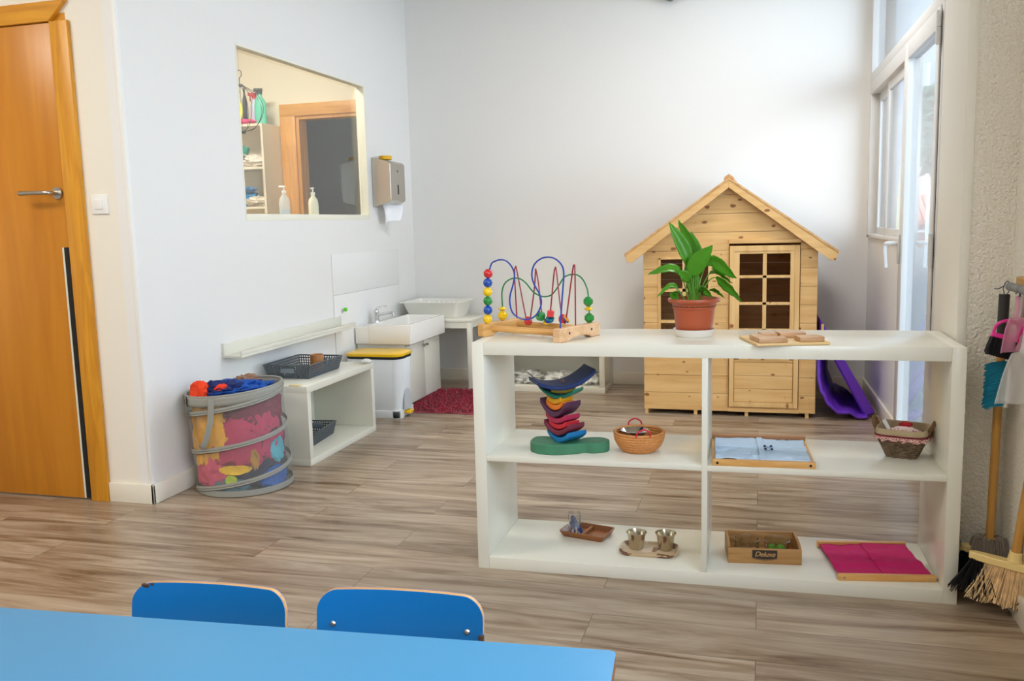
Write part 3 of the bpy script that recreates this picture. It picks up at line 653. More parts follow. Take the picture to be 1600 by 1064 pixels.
obj('cloth', cloth_sheet(.158, .305, .018, .316, lambda x, y: zc(x+3, y)-.001), LB, DF, solid=.002)
obj('cloth_placket', cloth_sheet(.150, .168, .018, .314, lambda x, y: .020+.002*noise.noise(Vector((x*20, y*30, 2)))), LB, DF, solid=.003)
for k, y in enumerate((.145, .185)):
    b = nb()
    box(b, .160, .200, y, y+.014, .019, .0225, bev=.001); obj('strap', b, LB, DF)
    b = nb(); box(b, .168, .176, y-.002, y+.004, .0205, .025, bev=.001); box(b, .188, .196, y-.002, y+.004, .0205, .025, bev=.001); obj('buckle', b, BLACK, DF)
for xs in (-.001, .302): b = nb(); box(b, xs, xs+.013, .018, .315, .001, .012, bev=.001); obj('side_rail', b, BEECHY, DF)

PF = thing('dressing_frame', 'wooden dressing frame with magenta cloth on the bottom shelf', 'dressing frame', (.248, 2.815, LOWZ), .165)
Pm = Matrix(((1, -.14, 0, 0), (0, 1, 0, 0), (0, 0, 1, 0), (0, 0, 0, 1)))
b = nb(); box(b, 0, .295, 0, .018, 0, .020, bev=.002); f1 = obj('rail', b, BEECH, PF)
b = nb(); cyl(b, (.018, .0005, .010), (.018, -.001, .010), .0035, seg=14); cyl(b, (.276, .0005, .010), (.276, -.001, .010), .0035, seg=14); obj('screw', b, STEEL, f1)
b = nb(); box(b, 0, .295, .285, .301, 0, .022, bev=.002); obj('rail', b, BEECH, PF)
MAG = mat('magenta_cotton', (190, 12, 98), .8, bump=.3, bscale=300)
def zm(x, y): return .013+.006*noise.noise(Vector((x*9, y*22, 7)))+.004*noise.noise(Vector((x*25+y*10, y*30, 1)))
obj('cloth', cloth_sheet(.006, .150, .012, .290, zm), MAG, PF, solid=.002)
obj('cloth', cloth_sheet(.142, .288, .012, .290, lambda x, y: zm(x, y)+.0035), MAG, PF, solid=.002)

# ------------------------------------------------ wicker basket with checked lining
WB = thing('lined_wicker_basket', 'square grey wicker basket with beige lining and red gingham frill', 'basket', (.455, 3.035, MIDZ), -.32)
def sq(r, a, p=5):
    c, s = cos(a), sin(a); k = (abs(c)**p+abs(s)**p)**(-1/p); return r*k*c, r*k*s
WICK = mat('grey_wicker', (112, 92, 72), .8, bump=.6, bscale=120, vary=.35, vscale=60)
b = nb(); n = 9
for k in range(n):
    u = k/(n-1); R = .045+.026*u; zz = .004+.062*u; r = .0043
    sheet(b, lambda a, c, R=R, zz=zz, k=k: Vector((*[q*(1+(r/R)*cos(2*pi*c)) for q in sq(R, 2*pi*a)], zz+r*sin(2*pi*c)+.0018*sin(28*pi*a+pi*k))), 60, 6, True)
for i in range(24):
    x0, y0 = sq(.0455, 2*pi*i/24); x1, y1 = sq(.0735, 2*pi*i/24); tube(b, [(x0, y0, .002), (x1, y1, .068)], .0028, 6, 1)
prism(b, [sq(.046, 2*pi*i/32) for i in range(32)], .001, .006, plane='XY')
obj('body', b, WICK, WB)
b = nb(); sheet(b, lambda a, v: Vector((*sq(.0745+.004*sin(v*pi)+.0008*sin(50*a), 2*pi*a), .098-.026*v+.003*noise.noise(Vector((a*9, v*2, 0))))), 64, 8, True)
sheet(b, lambda a, v: Vector((*sq(.0735-.006*v, 2*pi*a), .098-.030*v)), 64, 5, True)
obj('lining', b, mat('beige_linen', (176, 156, 124), .9, bump=.3, bscale=200), WB, solid=.0015)
def check_mat(name, c1, c2, scale):
    m = mat(name, c1, .85); n = m.node_tree; L = n.links.new; tc = n.nodes.new('ShaderNodeTexCoord'); ch = n.nodes.new('ShaderNodeTexChecker')
    ch.inputs['Scale'].default_value = scale; ch.inputs['Color1'].default_value = lin(c1)+(1,); ch.inputs['Color2'].default_value = lin(c2)+(1,)
    L(tc.outputs['Object'], ch.inputs['Vector']); L(ch.outputs[0], n.nodes['Principled BSDF'].inputs['Base Color']); return m
b = nb(); sheet(b, lambda a, v: Vector((*sq(.0785+.0045*v*sin(2*pi*a*26), 2*pi*a), .0765-.016*v-.003*v*sin(2*pi*a*17))), 160, 4, True)
obj('gingham_frill', b, check_mat('red_gingham', (158, 30, 44), (232, 210, 200), 260), WB, solid=.001)
b = nb(); sheet(b, lambda a, v: Vector((*sq(.0795, 2*pi*a), .0795-.005*v)), 64, 2, True); obj('trim_band', b, mat('maroon_band', (112, 18, 36), .8), WB, solid=.0015)
for s in (-1, 1):
    b = nb(); tube(b, [(s*.078, -.022, .080), (s*.088, -.020, .106), (s*.092, 0, .118), (s*.088, .020, .106), (s*.078, .022, .080)], .0062, 8); obj('handle', b, mat('rope_handle', (124, 92, 62), .85, bump=.8, bscale=150), WB)
def dots_mat():
    m = mat('dotted_cloth', (236, 206, 206), .85); n = m.node_tree; L = n.links.new; tc = n.nodes.new('ShaderNodeTexCoord'); v = n.nodes.new('ShaderNodeTexVoronoi'); v.inputs['Scale'].default_value = 95; v.inputs['Randomness'].default_value = .1
    r = n.nodes.new('ShaderNodeValToRGB'); r.color_ramp.interpolation = 'CONSTANT'; r.color_ramp.elements[0].color = lin((150, 24, 44))+(1,); r.color_ramp.elements[1].position = .33; r.color_ramp.elements[1].color = lin((238, 212, 210))+(1,)
    L(tc.outputs['Object'], v.inputs['Vector']); L(v.outputs['Distance'], r.inputs[0]); L(r.outputs[0], n.nodes['Principled BSDF'].inputs['Base Color']); return m
def blob(name, c, r, m, seed=0, amp=.25, freq=3, rot=0, nu=40, nv=24, clamp=None, parent=None, floorz=None, ridge=0):
    """crumpled cloth or soft bundle"""
    b = nb(); R = Matrix.Rotation(rot, 3, 'Z')
    def f(u, v):
        th = 2*pi*u; ph = pi*(v*.996+.002); d = Vector((sin(ph)*cos(th), sin(ph)*sin(th), -cos(ph)))
        k = 1+amp*noise.noise(d*freq+Vector((seed*7.3, seed, 0)))+amp*.5*noise.noise(d*freq*2.6+Vector((0, seed*3.1, 5)))
        if ridge: k += ridge*(1-abs(noise.noise(Vector((d.x*freq*1.3, d.y*freq*1.3, d.z*freq*3))+Vector((seed, 2, seed*2)))*2.2))
        p = R @ Vector((d.x*r[0]*k, d.y*r[1]*k, d.z*r[2]*k))
        if floorz is not None: p.z = max(p.z, floorz-c[2])
        if clamp:
            q = p+Vector(c); cx, cy, cr = clamp; rr = hypot(q.x-cx, q.y-cy)
            cr2 = cr-.020*abs(noise.noise(Vector((q.x*8, q.y*8, q.z*8+q.x*6))))-.012*abs(noise.noise(Vector((q.x*20, q.y*20, q.z*9))))
            if rr > cr2: cr_ = cr2; q.x = cx+(q.x-cx)*cr_/rr; q.y = cy+(q.y-cy)*cr_/rr; p = q-Vector(c)
        return p
    sheet(b, f, nu, nv, True); bmesh.ops.holes_fill(b, edges=b.edges, sides=0)
    return obj(name, b, m, parent, loc=c, ang=70)
o = blob('dotted_cloth', (.458, 3.030, MIDZ+.0755), (.046, .036, .018), dots_mat(), 2, .25); tag(o, 'pink cloth with red dots inside the lined wicker basket', 'cloth')
o = blob('red_ribbon', (.465, 3.062, MIDZ+.095), (.020, .008, .010), mat('red_ribbon', (176, 24, 40), .6), 5, .3); tag(o, 'small red ribbon at the back of the lined wicker basket', 'ribbon')
b = nb(); box(b, -.006, .006, -.002, .002, -.028, .028, bev=.001); o = obj('white_peg', b, WHITE2, loc=(.407, 3.03, MIDZ+.092)); o.rotation_euler = (0, -.5, .2); tag(o, 'white plastic stick at the left inside the lined wicker basket', 'stick')

# ------------------------------------------------ bottom shelf : trays
def tray_profile(bm, w, d, h, t, flare, comps, bev):
    pass
def dish(bm, x0, x1, y0, y1, z0, z1, fl, n=32, p=8):
    """rounded rectangular recess, from rim down to the bottom"""
T1 = thing('divided_tray', 'small dark wooden two compartment tray on the bottom shelf', 'tray', (-.600, 3.060, LOWZ), -.24)
b = nb()
def rr(w, d, z, r=.012, n=6):
    out = []
    for cx, cy, a0 in ((w/2-r, d/2-r, 0), (-w/2+r, d/2-r, 90), (-w/2+r, -d/2+r, 180), (w/2-r, -d/2+r, 270)):
        for i in range(n+1):
            a = radians(a0+90*i/n); out.append(Vector((cx+r*cos(a), cy+r*sin(a), z)))
    return out
def loft(bm, loops, cap0=True, cap1=True, off=(0, 0)):
    vv = [[bm.verts.new(p+Vector((off[0], off[1], 0))) for p in l] for l in loops]
    n = len(vv[0])
    for a, c in zip(vv, vv[1:]):
        for i in range(n): bm.faces.new((a[i], a[(i+1) % n], c[(i+1) % n], c[i]))
    if cap0: bm.faces.new(vv[0][::-1])
    if cap1: bm.faces.new(vv[-1])
loft(b, [rr(.155, .098, 0), rr(.175, .118, .020), rr(.176, .119, .023), rr(.168, .111, .023), rr(.150, .095, .006)])
box(b, -.005, .005, -.051, .051, .004, .0205, bev=.003)
obj('body', b, WALNUT, T1, ang=30)
b = nb(); loft(b, [rr(.040, .040, .0, .008), rr(.043, .043, .004, .010), rr(.045, .045, .075, .010), rr(.042, .042, .083, .012), rr(.0405, .0405, .083, .012), rr(.0425, .0425, .075, .009), rr(.040, .040, .008, .008)])
o = obj('glass_jar', b, GLASSC, loc=(-.642, 3.040, LOWZ+.0065), ang=30); o.rotation_euler = (0, 0, .35); tag(o, 'small square glass jar standing in the dark divided tray', 'jar')
BF = mat('navy_plastic', (24, 58, 122), .35)
for k, (x, y, zz, rx, ry) in enumerate(((-.648, 3.036, .017, .1, .15), (-.637, 3.046, .019, -.2, -.2), (-.643, 3.040, .048, 2.6, .4))):
    b = nb()
    ball(b, (0, 0, .034), .0055, 12); tube(b, [(0, 0, .008), (0, 0, .030)], lambda u: .005+.002*u, 8, 2)
    for s in (-1, 1): tube(b, [(s*.002, 0, .012), (s*.005, .001, .004), (s*.006, .001, -.006)], .0026, 6, 3); tube(b, [(s*.005, 0, .026), (s*.011, .002, .020), (s*.012, .005, .012)], .002, 6, 3)
    o = obj('toy_figure', b, BF, loc=(x, y, LOWZ+zz+.006)); o.rotation_euler = (rx, ry, k); o.scale = (1.25, 1.25, 1.35); tag(o, ('upright navy toy figure at the left in the glass jar', 'navy toy figure at the right in the glass jar', 'upside down navy toy figure at the top of the glass jar')[k], 'toy figure', 'toy figures in the glass jar')
T2 = thing('shallow_tray', 'pale speckled shallow wooden tray under two steel cups', 'tray', (-.360, 2.945, LOWZ), .02)
b = nb(); loft(b, [rr(.180, .115, 0, .03), rr(.198, .132, .010, .034), rr(.199, .133, .012, .034), rr(.191, .125, .012, .032), rr(.172, .108, .0035, .028)])
def speck():
    m = mat('speckled_wood', (206, 178, 142), .5); n = m.node_tree; L = n.links.new; tc = n.nodes.new('ShaderNodeTexCoord'); v = n.nodes.new('ShaderNodeTexVoronoi'); v.inputs['Scale'].default_value = 22
    r = n.nodes.new('ShaderNodeValToRGB'); r.color_ramp.interpolation = 'CONSTANT'; e = r.color_ramp.elements; e[0].color = lin((206, 180, 146))+(1,); e[1].position = .45; e[1].color = lin((150, 112, 84))+(1,); x = e.new(.6); x.color = lin((224, 200, 172))+(1,); x = e.new(.85); x.color = lin((118, 76, 52))+(1,)
    L(tc.outputs['Object'], v.inputs['Vector']); s = n.nodes.new('ShaderNodeSeparateColor'); L(v.outputs['Color'], s.inputs[0]); L(s.outputs[0], r.inputs[0]); L(r.outputs[0], n.nodes['Principled BSDF'].inputs['Base Color']); return m
obj('body', b, speck(), T2, ang=30)
for x, y, lab in ((-.405, 2.955, 'left one of two small steel cups on the pale tray'), (-.305, 2.965, 'right one of two small steel cups on the pale tray')):
    b = nb(); lathe(b, [(0, 0), (.022, 0), (.0235, .002), (.031, .048), (.036, .058), (.037, .060), (.0345, .060), (.030, .049), (.0225, .003), (0, .0025)], 32)
    o = obj('steel_cup', b, mat('bronze_steel', (200, 192, 172), .22, metal=1), loc=(x, y, LOWZ+.0037)); tag(o, lab, 'cup', 'steel cups on the pale tray')

# ------------------------------------------------ wooden box with label, glass bowls
BX = thing('wooden_box', 'open wooden box with dark lettered label on the bottom shelf', 'box', (-.092, 2.895, LOWZ), .11)
w, d, h = .236, .150, .062
b = nb(); box(b, 0, w, 0, .008, 0, h-.010, bev=.001); box(b, 0, w, d-.008, d, 0, h, bev=.001)
prism(b, [(0.008, 0), (d-.008, 0), (d-.008, h), (.040, h), (.008, h-.010)], 0, .008, plane='YZ'); prism(b, [(.008, 0), (d-.008, 0), (d-.008, h), (.040, h), (.008, h-.010)], w-.008, w, plane='YZ')
box(b, .008, w-.008, .008, d-.008, 0, .006); obj('body', b, wood('box_wood', (186, 142, 88), (158, 112, 60), 'X', 2), BX)
b = nb(); prism(b, [(.078, .048), (.158, .048), (.158, .022), (.142, .018), (.118, .0165), (.094, .018), (.078, .022)], -.0008, 0); lb = obj('label', b, mat('dark_label', (52, 44, 38), .5), BX)
b = nb(); prism(b, [(.0775, .0205), (.094, .0160), (.118, .0145), (.142, .0160), (.1585, .0205), (.1585, .0195), (.142, .0148), (.118, .0132), (.094, .0148), (.0775, .0195)], -.0008, 0); obj('label_line', b, MATS['dark_label'], BX)
tcu = bpy.data.curves.new('lettering', 'FONT'); tcu.body = 'Deluxe'; tcu.size = .024; tcu.shear = .35; tcu.align_x = 'CENTER'; tcu.extrude = .0002; tcu.space_character = .93
to = bpy.data.objects.new('lettering_source', tcu); COL.objects.link(to)
dg = bpy.context.evaluated_depsgraph_get(); me = bpy.data.meshes.new_from_object(to.evaluated_get(dg)); bpy.data.objects.remove(to)
lt = bpy.data.objects.new('lettering', me); COL.objects.link(lt); me.materials.clear(); me.materials.append(mat('gold_letters', (206, 160, 100), .5)); lt.parent = lb; lt.location = (.118, -.0012, .0265); lt.rotation_euler = (pi/2, 0, 0)
def lp_(x, y): p = Matrix.Rotation(.11, 3, 'Z') @ Vector((x, y, 0)); return (-.092+p.x, 2.895+p.y)
for k, (x, y) in enumerate(((.068, .078), (.166, .078))):
    X, Y = lp_(x, y); b = nb(); lathe(b, [(0, 0), (.030, 0), (.038, .006), (.0405, .020), (.0415, .048), (.043, .052), (.0405, .053), (.0395, .048), (.0385, .021), (.036, .009), (0, .004)], 36)
    o = obj('glass_bowl', b, GLASSC, loc=(X, Y, LOWZ+.0062)); tag(o, ('empty left glass bowl in the wooden box', 'right glass bowl holding green fruit in the wooden box')[k], 'bowl', 'glass bowls in the wooden box')
X, Y = lp_(.166, .078)
LIME = mat('green_fruit', (92, 158, 40), .35)
for k, (dx, dy, r) in enumerate(((-.015, .008, .014), (.013, -.004, .016), (-.012, -.014, .012))):
    b = nb(); lathe(b, [(0, -r), (r*.5, -r*.86), (r*.87, -r*.5), (r, 0), (r*.87, r*.5), (r*.5, r*.86), (.002, r), (.0015, r+.004), (0, r+.004)], 18, caps=False)
    o = obj('green_fruit', b, LIME, loc=(X+dx, Y+dy, LOWZ+.0105+r)); tag(o, ('green fruit at the back left in the right glass bowl', 'largest green fruit at the right in the right glass bowl', 'small green fruit at the front in the right glass bowl')[k], 'fruit', 'green fruits in the glass bowl')

# ================================================================== PLAYHOUSE
PH = thing('playhouse', 'unpainted pine playhouse with a pitched roof against the back wall', 'playhouse', (-.68, 5.36, 0))
HW, HD, EZ, AZ, BZ = 1.0, .70, 1.020, 1.375, .028
pit = (AZ-EZ)/(HW/2)
wx0, wx1, wz0, wz1 = .090, .395, .38, .955     # window hole
dx0, dx1, dz0, dz1 = .503, .905, .055, 1.035   # door hole
def hw(x): return EZ+pit*(HW/2-abs(x-HW/2))
b = nb(); rowh = .1075; zz = BZ; rows = []
while zz < AZ-.01:
    z1 = min(zz+rowh-.002, AZ)
    segs = [(0, HW)]
    def cut(segs, a, c):
        out = []
        for s in segs:
            if c <= s[0] or a >= s[1]: out.append(s); continue
            if a > s[0]: out.append((s[0], a))
            if c < s[1]: out.append((c, s[1]))
        return out
    # split rows at hole edges
    cuts = sorted({zz, z1} | {q for q in (wz0, wz1, dz0, dz1) if zz < q < z1})
    for a, c in zip(cuts, cuts[1:]):
        sg = segs; mid = (a+c)/2
        if wz0 < mid < wz1: sg = cut(sg, wx0, wx1)
        if dz0 < mid < dz1: sg = cut(sg, dx0, dx1)
        for s0, s1 in sg:
            if c > EZ:
                def lim(zq): k = max(0, zq-EZ)/pit; return k
                la, lc = lim(a), lim(c); L0, L1 = max(s0, la), min(s1, HW-la); M0, M1 = max(s0, lc), min(s1, HW-lc)
                if L1-L0 < .01: continue
                if M1 <= M0: M0 = M1 = HW/2
                pl = [(L0, a), (L1, a), (M1, c), (M0, c)] if M1-M0 > .001 else [(L0, a), (L1, a), (M0, c)]
                prism(b, pl, 0, .016)
            else: box(b, s0, s1, 0, .016, a, c)
    zz += rowh
prism(b, [(0.02, BZ), (wx0-.002, BZ), (wx0-.002, EZ), (.02, EZ)], .016, .02)
obj('front_wall', b, PINE, PH, bevel=.0012, smooth=False)
b = nb()
for x0 in (0, HW-.016):
    zz = BZ
    while zz < EZ: box(b, x0, x0+.016, .017, HD, zz, min(zz+rowh-.002, EZ)); zz += rowh
    obj('side_wall', b, wood('pine_side', (236, 200, 142), (206, 158, 96), 'Y', 1, knots=5.5), PH, bevel=.0012, smooth=False); b = nb()
zz = BZ
while zz < AZ-.02:
    z1 = min(zz+rowh-.002, AZ); la, lc = max(0, zz-EZ)/pit, max(0, z1-EZ)/pit
    prism(b, [(la, zz), (HW-la, zz), (max(HW-lc, HW/2), z1), (min(lc, HW/2), z1)], HD-.016, HD); zz += rowh
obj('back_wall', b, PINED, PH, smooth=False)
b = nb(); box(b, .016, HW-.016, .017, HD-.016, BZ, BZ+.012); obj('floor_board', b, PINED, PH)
for s in (-1, 1):
    n = Vector((s*HW/2+s*.105, 0, -(HW/2+.105)*pit)); b = nb()
    c = HW/2; x1 = c+s*(HW/2+.108); z1 = AZ-(HW/2+.108)*pit
    th = .014; oz = .028
    b2 = prism(b, [(c, AZ+oz), (x1, z1+oz), (x1, z1+oz+th), (c, AZ+oz+th)], -.055, HD+.02)
    obj('roof_panel', b, wood('pine_roof', (222, 176, 118), (190, 140, 84), 'Y', 1, knots=4), PH)
    b = nb(); prism(b, [(c, AZ+oz), (x1, z1+oz), (x1-s*.018, z1+oz-.042), (x1-s*.045, z1-.012), (c, AZ-.018)], -.052, -.030)
    nm = obj('barge_board', b, PINE, PH, bevel=.001)
b = nb(); prism(b, [(HW/2-.028, AZ+.024), (HW/2-.026, AZ+.042), (HW/2, AZ+.060), (HW/2+.026, AZ+.042), (HW/2+.028, AZ+.024), (HW/2, AZ+.0425)], -.056, HD+.02); obj('ridge_cap', b, wood('pine_ridge', (206, 152, 98), (180, 124, 72), 'Y', 1), PH)
b = nb()
for x in (.10, .35): box(b, x, x+.035, .02, .055, EZ-.04, hw(x))
b.free()
# window: frame and muntins
b = nb(); fw = .020
box(b, wx0-.004, wx0+.012, -.004, .018, wz0, wz1); box(b, wx1-.012, wx1+.004, -.004, .018, wz0, wz1); box(b, wx0, wx1, -.004, .018, wz1-.010, wz1+.004); box(b, wx0, wx1, -.004, .018, wz0-.004, wz0+.012)
wf = obj('window_frame', b, PINEV, PH, bevel=.001)
b = nb(); box(b, (wx0+wx1)/2-.010, (wx0+wx1)/2+.010, -.003, .014, wz0, wz1)
for zz in (.57, .76): box(b, wx0, wx1, -.003, .0135, zz-.009, zz+.009)
obj('muntin', b, PINEV, wf)
# door surround and door
b = nb(); box(b, dx0-.002, dx1+.004, -.014, .012, dz1-.002, dz1+.020); box(b, dx0-.002, dx1+.004, -.010, .010, BZ, dz0-.004); obj('door_surround', b, PINE, PH, bevel=.001)
PDr = nb(); e = .004; iw = .044
box(PDr, dx0+e, dx0+e+.028, -.016, .012, dz0+e, dz1-e-.012); box(PDr, dx1-e-.028, dx1-e, -.016, .012, dz0+e, dz1-e-.012); box(PDr, dx0+e+.028, dx1-e-.028, -.016, .012, dz1-e-.044, dz1-e-.012); box(PDr, dx0+e+.028, dx1-e-.028, -.016, .012, dz0+e, dz0+e+.030)
pdo = obj('door', PDr, PINEV, PH, bevel=.002)
gx0, gx1, gz0, gz1 = dx0+.060, dx1-.056, .365, .972
b = nb(); box(b, dx0+.032, gx0, -.012, .010, .36, dz1-.048); box(b, gx1, dx1-.032, -.012, .010, .36, dz1-.048); box(b, gx0, gx1, -.012, .010, gz1, dz1-.048); box(b, gx0, gx1, -.012, .010, .345, gz0)
box(b, (gx0+gx1)/2-.011, (gx0+gx1)/2+.011, -.010, .008, gz0, gz1)
for zz in (.523, .680, .838): box(b, gx0, gx1, -.010, .0075, zz-.008, zz+.008)
obj('glazing_bars', b, PINEV, pdo, bevel=.001)
b = nb(); zz = dz0+.036
while zz < .344: box(b, dx0+.034, dx1-.034, -.008, .006, zz, min(zz+.078, .345)); zz += .080
obj('door_panel', b, PINE, pdo, bevel=.001)
b = nb()
for y, sz in ((0, .011),): lathe(b, [(.004, 0), (.006, .008), (sz, .013), (sz, .020), (.006, .026), (0, .026)], 18, frame_to((dx0+.018, -.016, .55), (dx0+.018, -.05, .55)))
obj('knob', b, wood('reddish_knob', (186, 116, 70), (160, 92, 50), 'Z', 2), pdo)
b = nb()
for x in (.004, .30, .60, .945):
    box(b, x, x+.02+.0, .004, .06, 0, BZ)
    obj('foot', b, PINEV, PH); b = nb()
b.free()

# ================================================================== PURPLE FOLDING MAT
PM = thing('purple_play_mat', 'purple padded folding mat leaning between the playhouse and the right wall', 'play mat', (0, 5.46, 0))
PUR = mat('purple_vinyl', (104, 50, 184), .38, vary=.12, vscale=6)
a = Vector((.345, 0, .585)); c = Vector((.648, 0, .004)); dd = (a-c).normalized(); nn = Vector((-dd.z, 0, dd.x)) * -1
b = nb(); q = [c+nn*-.0, c-nn*.055, a-nn*.055, a]
q = [Vector((.660, 0, .034)), Vector((.600, 0, .004)), Vector((.338, 0, .500)), Vector((.340, 0, .590))]
prism(b, [(p.x, p.z) for p in q], -.05, .62); obj('pad', b, PUR, PM, bevel=.012)
b = nb()
path = spline([Vector((.338, 0, .47)), Vector((.331, 0, .33)), Vector((.336, 0, .22)), Vector((.372, 0, .12)), Vector((.43, 0, .055)), Vector((.52, 0, .026)), Vector((.61, 0, .018))], 8)
NP = len(path)-1
def dr_(u, v):
    i = min(NP-1, int(u*NP)); p = path[i].lerp(path[i+1], u*NP-i)
    y = -.10+.66*v; k = noise.noise(Vector((u*7, v*3, 1)))*.022+noise.noise(Vector((u*15+v*6, v*4, 3)))*.012
    edge = .012*sin(u*9)*(1-v)
    return Vector((p.x+max(-.004, k*(.4+.6*u) if u < .5 else 0)*.8+.004+.13*v*(1-u)**1.2*min(1, u*4), y+edge-(.05*sin(pi*u))*(1-v), max(.012, p.z+k*(1 if u > .4 else .2)+.10*v*u*(1-u)*2)))
sheet(b, dr_, 56, 26); obj('sling', b, PUR, PM, solid=.020, sub=1)
b = nb(); box(b, .318+.030, .362, -.058, -.052, .520, .556); o = obj('yellow_patch', b, mat('yellow_patch', (238, 210, 110), .6), PM)

# ================================================================== LEFT SIDE FURNITURE
# white cube shelf
CS = thing('cube_shelf', 'low white open box shelf beside the laundry hamper', 'shelf unit', (-2.541, 3.856, 0))
cw, ch, cl = .383, .405, .785
part('side_panel', WHITE, CS, (0, cw, 0, .036, .034, ch-.034), bev=.001)
part('side_panel', WHITE, CS, (0, cw, cl-.036, cl, .034, ch-.034), bev=.001)
part('top_panel', WHITE, CS, (0, cw, 0, cl, ch-.034, ch), bev=.001)
part('bottom_panel', WHITE, CS, (0, cw, 0, cl, 0, .034), bev=.001)
part('back_panel', WHITE, CS, (0, .006, .036, cl-.036, .034, ch-.034))
b = nb(); box(b, cw-.10, cw-.04, .001, .03, ch, ch+.006, bev=.002); obj('tape', b, mat('yellowed_tape', (226, 204, 150), .5), CS)
o = blob('crumpled_tape', (-2.185, 4.60, ch+.011), (.035, .028, .012), mat('white_tape', (226, 226, 220), .4), 3, .4, floorz=ch+.0005); tag(o, 'crumpled white tape at the far corner of the white box shelf', 'tape')
# perforated baskets
def lattice(bm, P00, P10, P11, P01, nu, nv, w, t, solid_rows=()):
    """grid of strips spanning a quad"""
    P00, P10, P11, P01 = map(Vector, (P00, P10, P11, P01))
    def pt(u, v): return P00.lerp(P10, u).lerp(P01.lerp(P11, u), v)
    nrm = (P10-P00).cross(P01-P00).normalized()*t/2
    def strip(a, c, e):
        d = (c-a).normalized(); s = e
        vs = [bm.verts.new(q) for q in (a-s-nrm, a+s-nrm, c+s-nrm, c-s-nrm, a-s+nrm, a+s+nrm, c+s+nrm, c-s+nrm)]
        for f in ((0, 1, 2, 3), (7, 6, 5, 4), (0, 4, 5, 1), (1, 5, 6, 2), (2, 6, 7, 3), (3, 7, 4, 0)): bm.faces.new([vs[i] for i in f])
    ud = (P10-P00).normalized()*w/2; vd = (P01-P00).normalized()*w/2
    for i in range(nu+1): strip(pt(i/nu, 0), pt(i/nu, 1), ud)
    for j in range(nv+1): strip(pt(0, j/nv), pt(1, j/nv), vd)
GREYP = mat('grey_plastic', (84, 92, 100), .4)
def grid_basket(lab, loc, rz, w, d, h, fl, rx=0):
    t = thing('plastic_basket', lab, 'basket', loc, rz, 'grey perforated baskets'); t.rotation_euler = (rx, 0, rz)
    b = nb(); B0 = [(-w/2, -d/2), (w/2, -d/2), (w/2, d/2), (-w/2, d/2)]; B1 = [(-w/2-fl, -d/2-fl), (w/2+fl, -d/2-fl), (w/2+fl, d/2+fl), (-w/2-fl, d/2+fl)]
    for i in range(4):
        j = (i+1) % 4; Lg = hypot(B0[j][0]-B0[i][0], B0[j][1]-B0[i][1])
        lattice(b, (*B0[i], .002), (*B0[j], .002), (*B1[j], h), (*B1[i], h), max(4, int(Lg/.0125)), max(3, int(h/.0125)), .0055, .0025)
    lattice(b, (-w/2, -d/2, .002), (w/2, -d/2, .002), (w/2, d/2, .002), (-w/2, d/2, .002), int(w/.014), int(d/.014), .006, .0025)
    obj('body', b, GREYP, t, smooth=False)
    b = nb(); o_ = .004
    for (x0, x1, y0, y1) in ((-w/2-fl-o_, w/2+fl+o_, -d/2-fl-o_, -d/2-fl+o_), (-w/2-fl-o_, w/2+fl+o_, d/2+fl-o_, d/2+fl+o_), (-w/2-fl-o_, -w/2-fl+o_, -d/2-fl, d/2+fl), (w/2+fl-o_, w/2+fl+o_, -d/2-fl, d/2+fl)): box(b, x0, x1, y0, y1, h-.002, h+.005, bev=.001)
    obj('rim', b, GREYP, t)
    for s in (-1, 1):
        b = nb(); yy = s*(d/2+fl*.6); box(b, -.040, .040, yy-.004, yy+.004, h*.42, h*.42+.028, bev=.003); obj('grip', b, mat('grip_grey', (120, 130, 140), .3), t)
    return t
grid_basket('grey perforated plastic basket on top of the white box shelf', (-2.378, 4.235, ch), 0, .235, .335, .070, .016)
grid_basket('grey perforated plastic basket inside the white box shelf', (-2.395, 4.235, .034), .10, .20, .30, .068, .014)
# things in the top basket
b = nb(); lathe(b, [(0, 0), (.034, 0), (.036, .004), (.037, .090), (.0345, .090), (.033, .006), (0, .006)], 28); o = obj('wooden_cup', b, wood('bamboo', (190, 132, 80), (166, 106, 58), 'Z', 2), loc=(-2.335, 4.30, ch+.004)); tag(o, 'light brown wooden cup in the upper grey basket', 'cup')
for k, (x, y) in enumerate(((-2.42, 4.13), (-2.34, 4.10), (-2.40, 4.19))):
    b = nb(); lathe(b, [(0, 0), (.025, 0), (.027, .003), (.031, .058), (.0295, .058), (.0255, .005), (0, .004)], 24, Matrix.Rotation(0, 4, 'Y')); o = obj('glass_tumbler', b, GLASSC, loc=(x, y, ch+.004)); tag(o, ('clear tumbler at the back of the upper grey basket, near its left end', 'clear tumbler at the front left of the upper grey basket', 'clear tumbler nearest the middle of the upper grey basket')[k], 'tumbler', 'clear tumblers in the upper grey basket')

# picture ledge
LG = thing('picture_ledge', 'long narrow white picture ledge on the left wall', 'ledge', (-2.556, 3.755, .560))
part('back_rail', WHITE, LG, (.0005, .012, 0, 1.275, 0, .070), bev=.001); part('shelf', WHITE, LG, (.012, .110, 0, 1.275, 0, .012), bev=.001); part('front_lip', WHITE, LG, (.098, .110, 0, 1.275, .012, .031), bev=.001)
